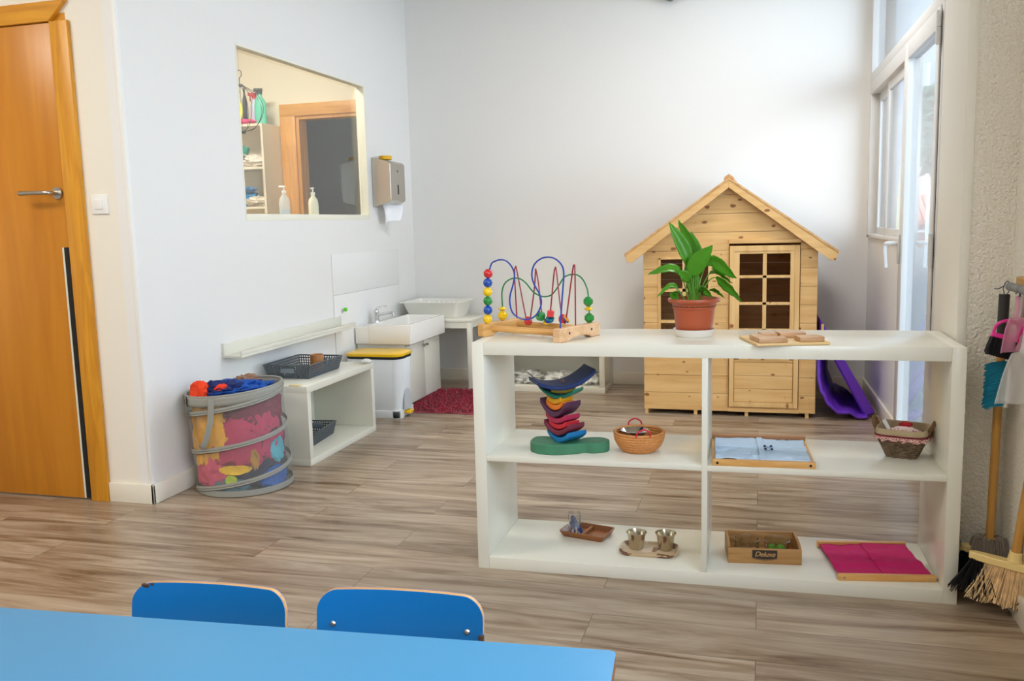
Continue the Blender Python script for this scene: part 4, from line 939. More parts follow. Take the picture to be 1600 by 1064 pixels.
# splashback
SP = thing('splashback_panel', 'white splashback panel on the wall behind the sink', 'panel', (-2.556, 4.955, .28))
part('upper_board', mat('panel_white', (233, 233, 231), .5), SP, (.0005, .006, .0, 1.04, .487, .738), bev=.001); part('lower_board', MATS['panel_white'], SP, (.0005, .006, .0, 1.04, 0, .484), bev=.001)
HK = thing('wall_hook', 'small bright green suction hook on the splashback', 'hook', (-2.550, 5.06, .66))
b = nb(); cyl(b, (0, 0, 0), (.006, 0, 0), .014, .008, 16); obj('suction_cup', b, veil('clear_rubber', (220, 220, 210), .6), HK)
b = nb(); ball(b, (.016, .018, .008), .013, 14); cyl(b, (.006, 0, 0), (.014, .014, .006), .005, seg=10); obj('knob', b, mat('lime_plastic', (92, 204, 40), .3), HK)

# pedal bin
PBn = thing('pedal_bin', 'white pedal bin with a bright yellow lid beside the sink cabinet', 'bin', (-2.305, 5.050, 0))
def rloop(w, d, z, r, ox=0): return [p+Vector((ox, 0, 0)) for p in rr(w, d, z, r)]
b = nb(); loft(b, [rloop(.340, .20, .004, .05), rloop(.345, .205, .03, .05), rloop(.375, .225, .372, .06), rloop(.372, .222, .374, .06)]); obj('body', b, mat('bin_white', (224, 228, 230), .35), PBn)
b = nb(); loft(b, [rloop(.376, .228, .372, .06), rloop(.378, .230, .388, .06)]); obj('rim', b, BLACK, PBn)
b = nb(); loft(b, [rloop(.380, .234, .388, .06), rloop(.386, .238, .393, .062), rloop(.384, .236, .404, .06), rloop(.350, .20, .412, .05), rloop(.25, .12, .414, .04)]); obj('lid', b, mat('yellow_lid', (246, 196, 10), .25, coat=.3), PBn)
b = nb(); box(b, .150, .212, -.045, .030, .022, .040, bev=.004); obj('pedal', b, MATS['yellow_lid'], PBn)
b = nb(); box(b, -.150, .176, -.112, -.090, 0, .050, bev=.004); box(b, .120, .182, -.112, -.055, 0, .055, bev=.006); box(b, .150, .180, .030, .100, 0, .055, bev=.006); obj('foot', b, MATS['bin_white'], PBn)
b = nb(); prism(b, [(-.06+.05*cos(pi-pi*i/12)*1.2+.05, .05+.13*sin(pi*i/12)) for i in range(13)], .1825, .1835+.006, plane='YZ'); obj('pedal_arch', b, mat('bin_recess', (196, 202, 206), .4), PBn)

# sink cabinet
SC = thing('sink_cabinet', 'low white two door cabinet under the childrens sink', 'cabinet', (-2.541, 5.232, 0))
part('body', WHITE, SC, (.0, .331, 0, .600, .035, .428), bev=.001)
for k in range(2):
    dd_ = part('door', WHITE, SC, (.332, .351, .004+k*.298, .298+k*.298, .030, .412), bev=.002)
    yy = .270+k*.058
    b = nb(); cyl(b, (.351, yy, .383), (.364, yy, .383), .006, seg=12); cyl(b, (.364, yy, .383), (.371, yy, .383), .009, seg=14); obj('knob', b, STEEL, dd_)
for x in (.03, .31):
    for y in (.03, .57):
        b = nb(); cyl(b, (x, y, 0), (x, y, .035), .014, seg=14); obj('leg', b, WHITE2, SC)
SK = thing('sink', 'white ceramic rectangular sink with chrome tap on the low cabinet', 'sink', (-2.548, 5.205, .4285))
b = nb()
def lr(w, d, z, r, cx, cy): return [p+Vector((cx, cy, 0)) for p in rr(w, d, z, r)]
loft(b, [lr(.290, .641, 0, .004, .250, .3225), lr(.290, .645, .004, .006, .250, .3225), lr(.290, .645, .124, .006, .250, .3225), lr(.284, .639, .128, .006, .250, .3225), lr(.256, .607, .128, .010, .248, .3225), lr(.250, .601, .122, .012, .248, .3225), lr(.236, .585, .030, .02, .248, .3225)])
box(b, .008, .112, .003, .642, 0, .112, bev=.005)
obj('basin', b, CERAM, SK)
b = nb(); box(b, .14, .356, .04, .60, .0302, .032); lathe(b, [(0, .034), (.035, .034), (.035, .0322), (0, .0322)], 24, Matrix.Translation((.24, .32, 0))); obj('basin_floor', b, mat('grey_ceramic', (206, 206, 204), .2), SK)
b = nb(); cyl(b, (.058, .235, .112), (.058, .235, .128), .024, .021, 24); cyl(b, (.058, .235, .128), (.058, .235, .185), .017, .019, 24); ball(b, (.058, .235, .188), .020, 20)
tube(b, [(.058, .235, .165), (.10, .243, .172), (.15, .252, .180), (.172, .256, .178)], .0105, 14); cyl(b, (.170, .256, .178), (.172, .256, .158), .010, seg=16)
tp = obj('tap', b, CHROME, SK)
b = nb(); tube(b, [(.056, .235, .200), (.062, .240, .212), (.10, .250, .222), (.128, .256, .224)], .0065, 10, flat=(.010, .005)); obj('lever', b, CHROME, tp)
for k, (x, y) in enumerate(((.055, .115), (.050, .035))):
    b = nb(); cyl(b, (x, y, .1115), (x, y, .1145), .018, seg=20); obj('plug', b, CHROME, SK)

# corner table with drainer
CT = thing('small_table', 'small white table in the back left corner holding the dish drainer', 'table', (-2.548, 5.866, 0))
TW, TD = .590, .435
part('tabletop', WHITE, CT, (0, TW, 0, TD, .500, .518), bev=.002); part('apron', WHITE, CT, (.012, TW-.008, .006, .020, .455, .500), (.012, TW-.008, TD-.02, TD-.006, .455, .500), (TW-.022, TW-.008, .02, TD-.02, .455, .500))
for x in (.004, TW-.038):
    for y in (.004, TD-.038): part('leg', WHITE, CT, (x, x+.034, y, y+.034, 0, .500), bev=.002)
DR = thing('dish_drainer', 'white plastic dish drainer rack on the small corner table', 'dish rack', (-2.285, 6.085, .518))
PLS = veil('frosted_plastic', (246, 244, 236), .8)
b = nb(); loft(b, [rr(.36, .26, .001, .03), rr(.43, .35, .112, .03), rr(.47, .385, .114, .03), rr(.47, .385, .117, .03), rr(.425, .345, .117, .03), rr(.352, .252, .004, .03)]); obj('body', b, PLS, DR)
b = nb()
for k in range(9): x = -.16+k*.04; tube(b, [(x, -.13, .10), (x, -.06, .04), (x, .06, .04), (x, .13, .10)], .004, 6, 3)
obj('plate_rack', b, WHITE2, DR)
for k, (x, y) in enumerate(((-2.335, 5.990), (-2.265, 5.995), (-2.195, 6.000))):
    b = nb(); lathe(b, [(0, 0), (.022, 0), (.027, .045), (.0285, .070), (.0275, .070), (.0255, .045), (.021, .003), (0, .003)], 24); o = obj('white_cup', b, WHITE2, loc=(x, y, .5225)); tag(o, ('left one of three white cups in the dish drainer', 'middle one of three white cups in the dish drainer', 'right one of three white cups in the dish drainer')[k], 'cup', 'white cups in the dish drainer')

# back low shelf
BS = thing('low_shelf', 'low white open shelf against the back wall left of the playhouse', 'shelf unit', (-1.815, 5.935, 0))
bw, bd_, bh = .790, .368, .405
part('side_panel', WHITE, BS, (0, .038, 0, bd_, .040, bh-.040), bev=.001); part('side_panel', WHITE, BS, (bw-.038, bw, 0, bd_, .040, bh-.040), bev=.001); part('top_panel', WHITE, BS, (0, bw, 0, bd_, bh-.040, bh), bev=.001); part('bottom_panel', WHITE, BS, (0, bw, 0, bd_, 0, .040), bev=.001); part('back_panel', WHITE, BS, (.038, bw-.038, bd_-.006, bd_, .040, bh-.040))
BAG = mat('white_plastic_bag', (222, 222, 216), .35, vary=.15, vscale=30)
for k, (x, r) in enumerate(((-1.60, .115), (-1.38, .10), (-1.17, .085))):
    o = blob('plastic_bag', (x, 6.10, .075), (r, .10, .045), BAG, k+11, .5, 3.5, floorz=.0405, ridge=.12); tag(o, ('crumpled white plastic bag at the left in the low back shelf', 'crumpled white plastic bag in the middle of the low back shelf', 'smallest crumpled white bag at the right in the low back shelf')[k], 'bag', 'crumpled bags in the low back shelf')
b = nb(); tube(b, [(-1.60, 6.02, .125), (-1.55, 5.99, .095), (-1.50, 5.985, .055), (-1.44, 6.0, .046), (-1.38, 5.98, .046)], .003, 6); o = obj('black_cord', b, BLACK); tag(o, 'thin black cord lying on the bags in the low back shelf', 'cord')
b = nb(); tube(b, [(-1.16, 6.06, bh+.010), (-1.10, 6.03, bh+.012), (-1.07, 6.05, bh+.014), (-1.10, 6.09, bh+.010), (-1.14, 6.07, bh+.018), (-1.09, 6.04, bh+.020)], .006, 8); o = obj('coiled_cable', b, BLACK); tag(o, 'coiled black cable on top of the low back shelf', 'cable')

# rug
b = nb(); q = random.Random(5)
RX0, RX1, RY0, RY1 = -2.165, -1.68, 5.135, 5.845
def rugz(u, v): return .012+.004*noise.noise(Vector((u*6, v*6, 0)))
def rug(u, v):
    x = RX0+(RX1-RX0)*u; y = RY0+(RY1-RY0)*v
    e = noise.noise(Vector((x*12, y*12, 5)))*.012
    x += e*(1 if u in (0, 1) else 0)*1.0; y += e*(1 if v in (0, 1) else 0)
    ed = min(u, 1-u, v, 1-v)
    return Vector((x-.10*v*(1-u)*.4, y, (.003 if ed < .001 else rugz(u, v))))
sheet(b, rug, 40, 48)
for i in range(5200):
    u, v = q.random(), q.random(); p = rug(u, v); p.z = min(p.z, .012); a = q.uniform(0, 2*pi); L1 = q.uniform(.012, .022); t = Vector((cos(a)*.011, sin(a)*.011, L1)); s = Vector((-sin(a), cos(a), 0))*.0035
    vs = [b.verts.new(p-s), b.verts.new(p+s), b.verts.new(p+t+s*.6), b.verts.new(p+t-s*.6)]; b.faces.new(vs)
o = obj('rug', b, mat('crimson_shag', (158, 22, 52), .95, sheen=.5, vary=.3, vscale=25)); tag(o, 'crimson red shag rug on the floor in front of the sink cabinet', 'rug')

# ------------------------------------------------ hamper
HX, HY, HR = -2.315, 3.520, .215
HRZ = .586
HM = thing('laundry_hamper', 'round see through mesh pop-up hamper with grey bands, full of clothes', 'hamper', (HX, HY, 0), HRZ)
def hc(z): return Vector((-.025*(z/.48), .0, 0))
def htop(a): return .468+.018*cos(a)
GB = mat('grey_nylon_band', (150, 150, 142), .5, bump=.2, bscale=300)
b = nb(); sheet(b, lambda u, v: hc(v*.46)+Vector((HR*cos(2*pi*u), HR*sin(2*pi*u), .012+v*(htop(2*pi*u)-.03))), 64, 12, True)
obj('mesh_wall', b, veil('grey_mesh', (170, 170, 166), .24), HM)
b = nb(); sheet(b, lambda u, v: hc(.46)+Vector(((HR+.002)*cos(2*pi*u), (HR+.002)*sin(2*pi*u), htop(2*pi*u)-.045*(1-v))), 64, 3, True); obj('rim_band', b, GB, HM, solid=.003)
b = nb(); tube(b, [hc(.46)+Vector((HR*cos(a*pi/12), HR*sin(a*pi/12), htop(a*pi/12))) for a in range(25)], .005, 8, 2); obj('rim_wire', b, GB, HM)
b = nb(); lathe(b, [(0, .0), (HR-.004, .0), (HR+.003, .004), (HR+.003, .030), (HR, .030), (HR, .008), (0, .006)], 64); obj('base', b, GB, HM)
def coilz(th):  # th counted from left (pi) through the front
    turns = (th-pi)/(2*pi); k = math.floor(turns); f = turns-k
    return k*.172+(.112*min(f, .5)*2+.060*max(0, f-.5)*2)
b = nb(); pts = []
th = pi+.12
while coilz(th) < .455: z = coilz(th)+.012; pts.append(hc(z)+Vector(((HR+.003)*cos(th), (HR+.003)*sin(th), min(z, htop(th)-.02)))); th += pi/18
up = []
for i in range(len(pts)-1):
    pass
rows = [[b.verts.new(p+Vector((0, 0, dz))+Vector((p.x, p.y, 0)).normalized()*dr0) for dz, dr0 in ((-.011, 0), (-.008, .003), (-.002, .0015), (.002, .0045), (.008, .004), (.011, 0))] for p in pts]
for a_, c_ in zip(rows, rows[1:]):
    for k in range(5): b.faces.new((a_[k], a_[k+1], c_[k+1], c_[k]))
obj('spiral_band', b, GB, HM, solid=.002)
b = nb()
def onh(ang, z, off=.008): p = hc(z)+Vector(((HR+off)*cos(ang), (HR+off)*sin(ang), z)); return p
tube(b, [onh(radians(-162), .452), onh(radians(-158), .36, .014), onh(radians(-146), .27, .018), onh(radians(-136), .232, .02), onh(radians(-128), .27, .018), onh(radians(-120), .36, .014), onh(radians(-117), .455)], .01, 8, 6, flat=(.0135, .0018)); obj('handle_strap', b, GB, HM)
# clothes: (u right, d towards camera, z) in the hamper's own frame
Rh = Matrix.Rotation(HRZ, 3, 'Z')
def garment(name, lab, u, d, z, r, rgb, seed, amp=.25, freq=3, ridge=.10, cr=HR-.006, floorz=.010, extra=None):
    p = Rh @ (Vector((u, -d, 0))+hc(z)); hcx = Rh @ hc(z)
    m = extra or mat('cloth_%d_%d_%d' % rgb, rgb, .85, bump=1, bscale=14, vary=.12, vscale=12)
    o = blob(name, (HX+p.x, HY+p.y, z), r, m, seed, amp, freq, HRZ, 56, 32, (HX+hcx.x, HY+hcx.y, cr), floorz=floorz, ridge=ridge)
    return tag(o, lab, 'clothes')
garment('yellow_shirt', 'yellow shirt pressed to the left side of the hamper', -.135, .105, .285, (.10, .11, .135), (240, 176, 40), 1, cr=HR-0.0060)
garment('pink_sweatshirt', 'raspberry pink sweatshirt filling the middle of the hamper', .02, .09, .245, (.155, .14, .15), (196, 40, 92), 2, cr=HR-0.0090)
garment('wine_jacket', 'dark wine red jacket at the upper right in the hamper', .09, .07, .355, (.15, .15, .085), (124, 22, 58), 3, cr=HR-0.0110)
garment('wine_trousers', 'dark plum trousers at the right side of the hamper', .145, .07, .215, (.085, .13, .11), (106, 30, 66), 4, cr=HR-0.0130)
garment('pink_jersey', 'salmon pink jersey low at the left in the hamper', -.14, .09, .120, (.09, .11, .085), (214, 76, 110), 5, cr=HR-0.0075)
garment('navy_trousers', 'navy and black trousers at the bottom of the hamper', .06, .06, .085, (.17, .16, .07), (34, 42, 66), 6, cr=HR-0.0140)
garment('yellow_sleeve', 'bright yellow sleeve low in the front of the hamper', -.050, .206, .122, (.085, .02, .021), (244, 196, 16), 7, .15, 2, 0)
garment('lime_sock', 'lime green sock near the bottom of the hamper', -.065, .205, .078, (.028, .012, .018), (190, 214, 40), 8, .3)
garment('teal_shirt', 'grey teal shirt at the bottom left of the hamper', -.075, .17, .045, (.09, .06, .034), (78, 122, 136), 9, .2)
garment('blue_shirt', 'bright blue shirt at the bottom right of the hamper', .125, .125, .060, (.09, .07, .05), (22, 96, 176), 10, .2)
garment('aqua_towel', 'aqua patterned towel at the right side of the hamper', .165, .125, .185, (.045, .05, .05), (80, 176, 196), 12, .25)
garment('gold_cord', 'gold coloured hood cord piece in the middle of the hamper', .055, .205, .165, (.020, .012, .040), (186, 132, 48), 13, .4)
garment('blue_trousers', 'royal blue trousers with red edges heaped over the hamper top', .0, .055, .455, (.165, .125, .040), (14, 74, 160), 21, .35, 3.5, .2, cr=HR-.012)
garment('navy_shirt', 'dark navy print shirt behind the orange cuff on the hamper top', -.05, .10, .465, (.10, .075, .042), (22, 38, 96), 22, .35, 3.5, .2, cr=HR-.012)
garment('orange_hoodie', 'bright orange cuff lying on the left rim of the hamper', -.148, .125, .478, (.043, .045, .043), (232, 66, 26), 23, .2, 3, .15, cr=HR+.004)
garment('orange_patch_shirt', 'small orange red cloth in the middle of the hamper top', -.055, .150, .488, (.028, .022, .020), (226, 60, 34), 24, .3, cr=HR-.012)
garment('brown_fur_hood', 'brown fur edged hood at the back right of the hamper top', .06, -.02, .487, (.05, .04, .028), (140, 108, 88), 25, .4)

# ------------------------------------------------ paper towel dispenser
PD = thing('paper_towel_dispenser', 'brushed steel paper towel dispenser on the left wall', 'dispenser', (-2.556, 5.61, 1.318))
b = nb(); loft(b, [[Vector((.0005, 0, .0)), Vector((.10, .02, .03)), Vector((.145, .245, .02)), Vector((.0005, .26, .0))], [Vector((.0005, 0, .33)), Vector((.10, .02, .30)), Vector((.145, .245, .29)), Vector((.0005, .26, .33))]])
b.free(); b = nb()
prism(b, [(.0005, .0), (.120, .030), (.138, .045), (.138, .290), (.120, .305), (.0005, .335)], 0, .255); obj('housing', b, STEELD, PD, bevel=.004)
b = nb(); box(b, .1381, .1392, .118, .136, .085, .15); box(b, .1381, .1392, .12, .13, .235, .25); obj('slot', b, BLACK, PD)
b = nb(); sheet(b, lambda u, v: Vector((.040+.075*u+.012*sin(u*7+v*3)+.02*v, .06+.16*u-.04*v*u, .028-.155*v+.05*u*v+.012*sin(u*5))), 14, 14); o = obj('paper_towel', b, mat('paper', (242, 244, 248), .9), loc=(-2.556, 5.61, 1.318), solid=.0015); tag(o, 'white paper towel hanging from the steel dispenser', 'paper towel')
b = nb(); lathe(b, [(.022, 0), (.044, 0), (.045, .002), (.045, .024), (.044, .026), (.022, .026), (.022, 0)], 32, caps=False); o = obj('tape_roll', b, mat('yellow_tape_roll', (236, 180, 24), .35), loc=(-2.489, 5.70, 1.6385)); tag(o, 'yellow roll of tape on top of the steel dispenser', 'tape')

# ------------------------------------------------ next room things
TR = thing('storage_shelf', 'tall cream storage shelf seen through the indoor window', 'shelf unit', (-4.13, 6.055, 0))
CREAM = mat('cream_laminate', (236, 228, 208), .4)
part('side_panel', CREAM, TR, (.472, .490, 0, .262, 0, 1.985)); part('side_panel', CREAM, TR, (0, .018, 0, .262, 0, 1.985))
for z in (.0, .40, .72, 1.03, 1.345, 1.645, 1.967): part('shelf', CREAM, TR, (.018, .472, 0, .255, z, z+.018))
part('back_panel', CREAM, TR, (.018, .472, .255, .262, 0, 1.985))
def bottle(name, lab, loc, r, h, m, cap, nz=None, flat=1, group=None):
    t = thing(name, lab, 'bottle', loc, .3, group)
    b = nb(); lathe(b, [(0, 0), (r*.92, 0), (r, .006), (r, h*.62), (r*.85, h*.78), (r*.4, h*.9), (r*.36, h)], 24, Matrix.Diagonal((1, flat, 1, 1))); obj('body', b, m, t)
    b = nb()
    if nz == 'spray': cyl(b, (0, 0, h), (0, 0, h+.02), r*.42, seg=14); box(b, -.045, .022, -.010, .010, h+.02, h+.045, bev=.005); tube(b, [(-.018, 0, h+.022), (-.030, 0, h+.004), (-.028, 0, h-.02)], .004, 6)
    elif nz == 'pump': cyl(b, (0, 0, h), (0, 0, h+.014), r*.42, seg=14); cyl(b, (0, 0, h+.014), (0, 0, h+.036), .004, seg=10); box(b, -.032, .011, -.007, .007, h+.034, h+.044, bev=.003)
    else: cyl(b, (0, 0, h-.002), (0, 0, h+.03), r*.42, r*.36, 14)
    obj('cap', b, cap, t); return t
bottle('cleaning_bottle', 'pale cream cleaning bottle at the left on the storage shelf top', (-3.925, 6.15, 1.985), .040, .25, mat('cream_plastic', (240, 228, 176), .4), mat('pale_cap', (236, 226, 150), .4), flat=.7)
bottle('cleaning_bottle', 'slim black spray can on the storage shelf top', (-3.835, 6.15, 1.985), .018, .25, mat('charcoal_can', (44, 52, 58), .4), BLACK)
bottle('spray_bottle', 'clear spray bottle with red and white trigger on the storage shelf', (-3.765, 6.17, 1.985), .034, .20, mat('lilac_bottle', (198, 196, 226), .3), mat('red_trigger', (206, 30, 44), .4), 'spray', .7)
bottle('spray_bottle', 'aqua green spray bottle at the right end of the storage shelf top', (-3.695, 6.14, 1.985), .046, .225, mat('aqua_bottle', (98, 206, 178), .3), mat('dark_trigger', (52, 62, 62), .4), 'spray', .6)
def towel(name, lab, x, y, z, r, rgb, seed): o = blob(name, (x, y, z), r, mat('towel_%d_%d_%d' % rgb, rgb, .9, bump=.3, bscale=200), seed, .3, 3, floorz=z-r[2]*.9, ridge=.12); tag(o, lab, 'cloth')
towel('pink_cloth', 'hot pink cloth at the front of the storage shelf top', -3.83, 6.10, 2.005, (.10, .04, .021), (240, 70, 130), 31)
towel('purple_towel', 'purple towel on the upper inside level of the storage shelf', -3.935, 6.13, 1.722, (.075, .07, .060), (122, 98, 148), 32)
towel('white_towel', 'white towel beside the purple towel in the storage shelf', -3.76, 6.13, 1.708, (.09, .07, .045), (232, 224, 214), 33)
b = nb(); box(b, -.045, .045, -.02, .02, 0, .055, bev=.004); o = obj('teal_box', b, mat('teal_carton', (30, 150, 132), .5)); o.location = (-3.86, 6.11, 1.775); o.rotation_euler = (0, .35, 0); tag(o, 'small teal and white carton lying on the purple towel', 'box')
towel('blue_towel', 'blue towel on the lower visible level of the storage shelf', -3.89, 6.13, 1.424, (.12, .07, .065), (36, 140, 196), 34)
towel('blue_patterned_cloth', 'blue and white patterned cloth on top of the blue towel', -3.86, 6.11, 1.495, (.10, .06, .022), (92, 148, 204), 36)
towel('cream_towel', 'cream towel in front of the blue towel in the storage shelf', -3.75, 6.12, 1.400, (.10, .07, .040), (228, 218, 202), 35)
# counter behind window with soap bottles
CN = thing('washroom_counter', 'white counter just behind the indoor window', 'counter', (-3.05, 4.1, 0)); part('top', WHITE, CN, (0, .385, 0, 1.6, 1.228, 1.258), bev=.002); part('body', WHITE, CN, (.02, .37, .02, 1.58, 0, 1.228))
CLR = veil('clear_bottle_plastic', (226, 232, 234), .45)
t = bottle('soap_dispenser', 'pump bottle of milky soap nearest the indoor window', (-2.69, 5.02, 1.258), .031, .135, mat('milky_soap', (232, 230, 206), .3), WHITE2, 'pump', 1, 'soap pump bottles'); t.rotation_euler[2] = -.8
t = bottle('soap_dispenser', 'clear pump bottle with blue liquid left of the milky soap', (-2.92, 5.07, 1.258), .034, .155, CLR, WHITE2, 'pump', 1, 'soap pump bottles')
b = nb(); lathe(b, [(0, .002), (.029, .002), (.030, .05), (0, .05)], 20); obj('liquid', b, mat('blue_soap', (120, 176, 216), .3), t)
# hanging wire globe
WG = thing('wire_globe', 'black wire hanging globe with a hook behind the indoor window', 'hanging globe', (-3.585, 5.70, 1.872))
b = nb()
for k in range(8):
    a = pi*2*k/8+.25; tube(b, [(.012*cos(a), .012*sin(a), .012), (.10*cos(a), .10*sin(a), .045), (.160*cos(a), .160*sin(a), .16), (.12*cos(a), .12*sin(a), .27), (.02*cos(a), .02*sin(a), .335)], .0022, 6, 6)
lathe(b, [(0, 0), (.022, 0), (.022, .014), (0, .014)], 16); lathe(b, [(0, .328), (.022, .328), (.022, .342), (0, .342)], 16); cyl(b, (0, 0, 0), (0, 0, .34), .002, seg=6)
obj('wires', b, mat('black_wire', (30, 32, 34), .4), WG)
b = nb(); tube(b, [(0, 0, .34), (0, 0, .385), (.016, 0, .40), (.016, 0, .43), (0, 0, .442), (-.014, 0, .428)], .003, 8, 5); tube(b, [(0, 0, .442), (0, 0, CZ-1.872)], .0006, 4, 1); obj('hook', b, MATS['black_wire'], WG)
b = nb(); lathe(b, [(0, -.012), (.030, -.008), (.036, 0), (.030, .008), (0, .012)], 24, Matrix.Translation((0, 0, 0)) @ Matrix.Rotation(pi/2, 4, 'X') @ Matrix.Diagonal((1, 2.0, 1, 1))); yo = obj('yellow_tag', b, mat('yellow_tag', (236, 224, 20), .5), loc=(-3.55, 5.60, 2.02)); tag(yo, 'oval yellow tag hanging in front of the black wire globe', 'tag')
b = nb(); tube(b, [(0, 0, .07), (.0, .05, .16), (-.02, .09, .185)], .001, 5, 4); obj('string', b, BLACK, yo)

# small sensor high on the back wall
SN = thing('wall_sensor', 'grey dome lamp at the top edge of the back wall', 'lamp', (-.60, 6.32, 2.70))
b = nb(); lathe(b, [(0, -.055), (.035, -.052), (.070, -.036), (.088, -.008), (.09, .012), (.06, .03), (0, .03)], 32, Matrix.Translation((0, -.092, 0))); obj('dome', b, mat('grey_metal_dome', (128, 124, 116), .5), SN)
b = nb(); cyl(b, (0, -.092, -.054), (0, -.092, -.064), .014, seg=16); obj('tip', b, MATS['grey_metal_dome'], SN)

# ================================================================== BROOMS AND HANGERS
HR_ = thing('broom_rack', 'wooden wall rack with grey rubber grips holding the cleaning tools', 'rack', (.739, 2.84, .97))
part('board', wood('rack_wood', (216, 170, 98), (190, 140, 70), 'Y', 2), HR_, (-.022, -.0005, -.55, .02, -.020, .022), bev=.002)
for y in (-.02, -.085, -.16):
    b = nb(); ball(b, (-.040, y, -.006), .0125, 16); ball(b, (-.040, y+.028, -.006), .0125, 16); cyl(b, (-.020, y+.014, -.006), (-.034, y+.014, -.006), .006, seg=10); obj('grip', b, mat('grey_rubber', (132, 132, 130), .6), HR_)
BRI = mat('tan_bristle', (236, 208, 164), .8, vary=.2, vscale=50); BRB = mat('black_bristle', (26, 26, 30), .7)
HAND = wood('broom_handle_wood', (206, 158, 84), (184, 132, 60), 'Z', 1.5)
def bristles(bm, x0, x1, yc, w, z0, L, n, splay, seed, lean=0):
    q = random.Random(seed)
    for i in range(n):
        u = q.random(); x = x0+(x1-x0)*u; y = yc+q.uniform(-w, w); l = L*q.uniform(.82, 1.05); s = splay*(2*u-1)+q.uniform(-.010, .010)
        p0 = Vector((x, y, z0)); p1 = Vector((x+s*.5, y+lean*.4+q.uniform(-.004, .004), z0-l*.55)); p2 = Vector((x+s+q.uniform(-.004, .004), y+lean+(y-yc)*1.2, z0-l))
        tube(bm, [p0, p1, p2], .0017, 3, 1)
def broom(name, lab, loc, rz, ry, rx, Lh, head_l, mixed, pal):
    t = thing(name, lab, 'broom', loc, rz); t.rotation_euler = (rx, ry, rz)
    b = nb(); n = 20; prism(b, [((head_l/2)*cos(2*pi*i/40)*(1 if abs(cos(2*pi*i/40)) < .99 else 1), .020*(abs(sin(2*pi*i/40))**.6)*(1 if sin(2*pi*i/40) >= 0 else -1)) for i in range(40)], .120, .142, plane='XY'); lathe(b, [(.022, .140), (.019, .150), (.017, .172), (0, .172)], 20); obj('head', b, pal, t, bevel=.003)
    b = nb(); cyl(b, (0, 0, .16), (0, 0, Lh), .0125, .012, 18); obj('handle', b, HAND, t)
    b = nb(); bristles(b, -head_l*.30, head_l*.30, 0, .014, .124, .115, 900, .035, 5); obj('bristles', b, BRI if mixed else BRB, t, smooth=False)
    b = nb(); bristles(b, -head_l*.46, -head_l*.30, 0, .014, .124, .11, 140, .045, 6); bristles(b, head_l*.30, head_l*.46, 0, .014, .124, .11, 140, .045, 7); obj('outer_bristles', b, BRB, t, smooth=False)
    return t
broom('floor_broom', 'front broom with cream head and tan bristles on a wooden pole', (.703, 2.735, 0.034), -.35, .10, -.03, 1.02, .235, True, mat('cream_broom_plastic', (234, 208, 140), .4))
REAR = broom('floor_broom', 'rear broom with fluffy grey fringe, dark bristles and black grip', (.690, 2.905, 0.012), -.2, .01, .0, .80, .16, False, MATS['cream_broom_plastic'])
b = nb(); q = random.Random(9)
for i in range(700):
    a = q.uniform(0, 2*pi); r0 = q.uniform(.015, .03); zt = q.uniform(.128, .172); tube(b, [(r0*cos(a), r0*.7*sin(a), zt), ((r0+.018)*cos(a), (r0+.004)*.9*sin(a)-.004, zt+.004), ((r0+.026)*cos(a), (r0+.010)*sin(a)-.006, zt-q.uniform(.02, .05))], .0020, 4, 2)
obj('fringe', b, mat('grey_yarn', (134, 122, 112), .95), REAR)
# hanging tools
def hang(name, lab, cat, loc, rot): t = thing(name, lab, cat, loc); t.rotation_euler = rot; return t
CORD = mat('navy_cord', (34, 40, 96), .6)
t = hang('hand_brush', 'teal bristled hand brush with a white handle hanging from the rack', 'brush', (.700, 2.84, .70), (0, .03, .1))
b = nb(); q = random.Random(4)
for i in range(620): 
    zz = q.uniform(-.085, .045); y = q.uniform(-.012, .012); l = q.uniform(.046, .056); tube(b, [(-.004, y, zz), (-.004-l*.6, y+q.uniform(-.003, .003), zz-.004), (-.004-l, y+q.uniform(-.006, .006), zz-.012+q.uniform(-.004, .004))], .0013, 3, 1)
obj('bristles', b, mat('teal_bristle', (10, 134, 166), .6), t, smooth=False)
b = nb(); tube(b, [(0, 0, -.09), (.003, 0, -.03), (.003, 0, .04), (.012, 0, .10), (.020, 0, .19), (.022, 0, .235)], .01, 12, 5, flat=(.014, .009)); obj('handle', b, veil('milky_plastic', (222, 222, 214), .85), t)
b = nb(); tube(b, [(.022, 0, .232), (.014, -.002, .25), (.024, 0, .262), (.030, 0, .235)], .0015, 6, 5); obj('cord', b, CORD, t)
t = hang('pink_hand_brush', 'pink framed hand brush with black bristles hanging from the rack', 'brush', (.690, 2.80, .825), (0, .28, .1))
b = nb(); tube(b, [(-.042, 0, -.005), (-.040, 0, .022), (-.020, 0, .040), (.006, 0, .042), (.020, 0, .030)], .0045, 8, 6); box(b, -.046, .030, -.008, .008, -.014, .0, bev=.003); tube(b, [(.022, 0, -.01), (.028, 0, .06), (.022, 0, .12)], .007, 10, 4); obj('frame', b, mat('hot_pink_plastic', (224, 44, 146), .3), t)
b = nb(); q = random.Random(8)
for i in range(420): x = q.uniform(-.043, .026); y = q.uniform(-.009, .009); l = q.uniform(.045, .055); tube(b, [(x, y, -.012), (x-.002, y, -.012-l*.6), (x+q.uniform(-.004, .004), y*1.3, -.012-l)], .0013, 3, 1)
obj('bristles', b, BRB, t, smooth=False)
b = nb(); tube(b, [(0, 0, .78), (0, 0, .86), (0, 0, .925)], .0150, 14, 3); gp = obj('grip', b, mat('charcoal_plastic', (46, 44, 44), .5), REAR)
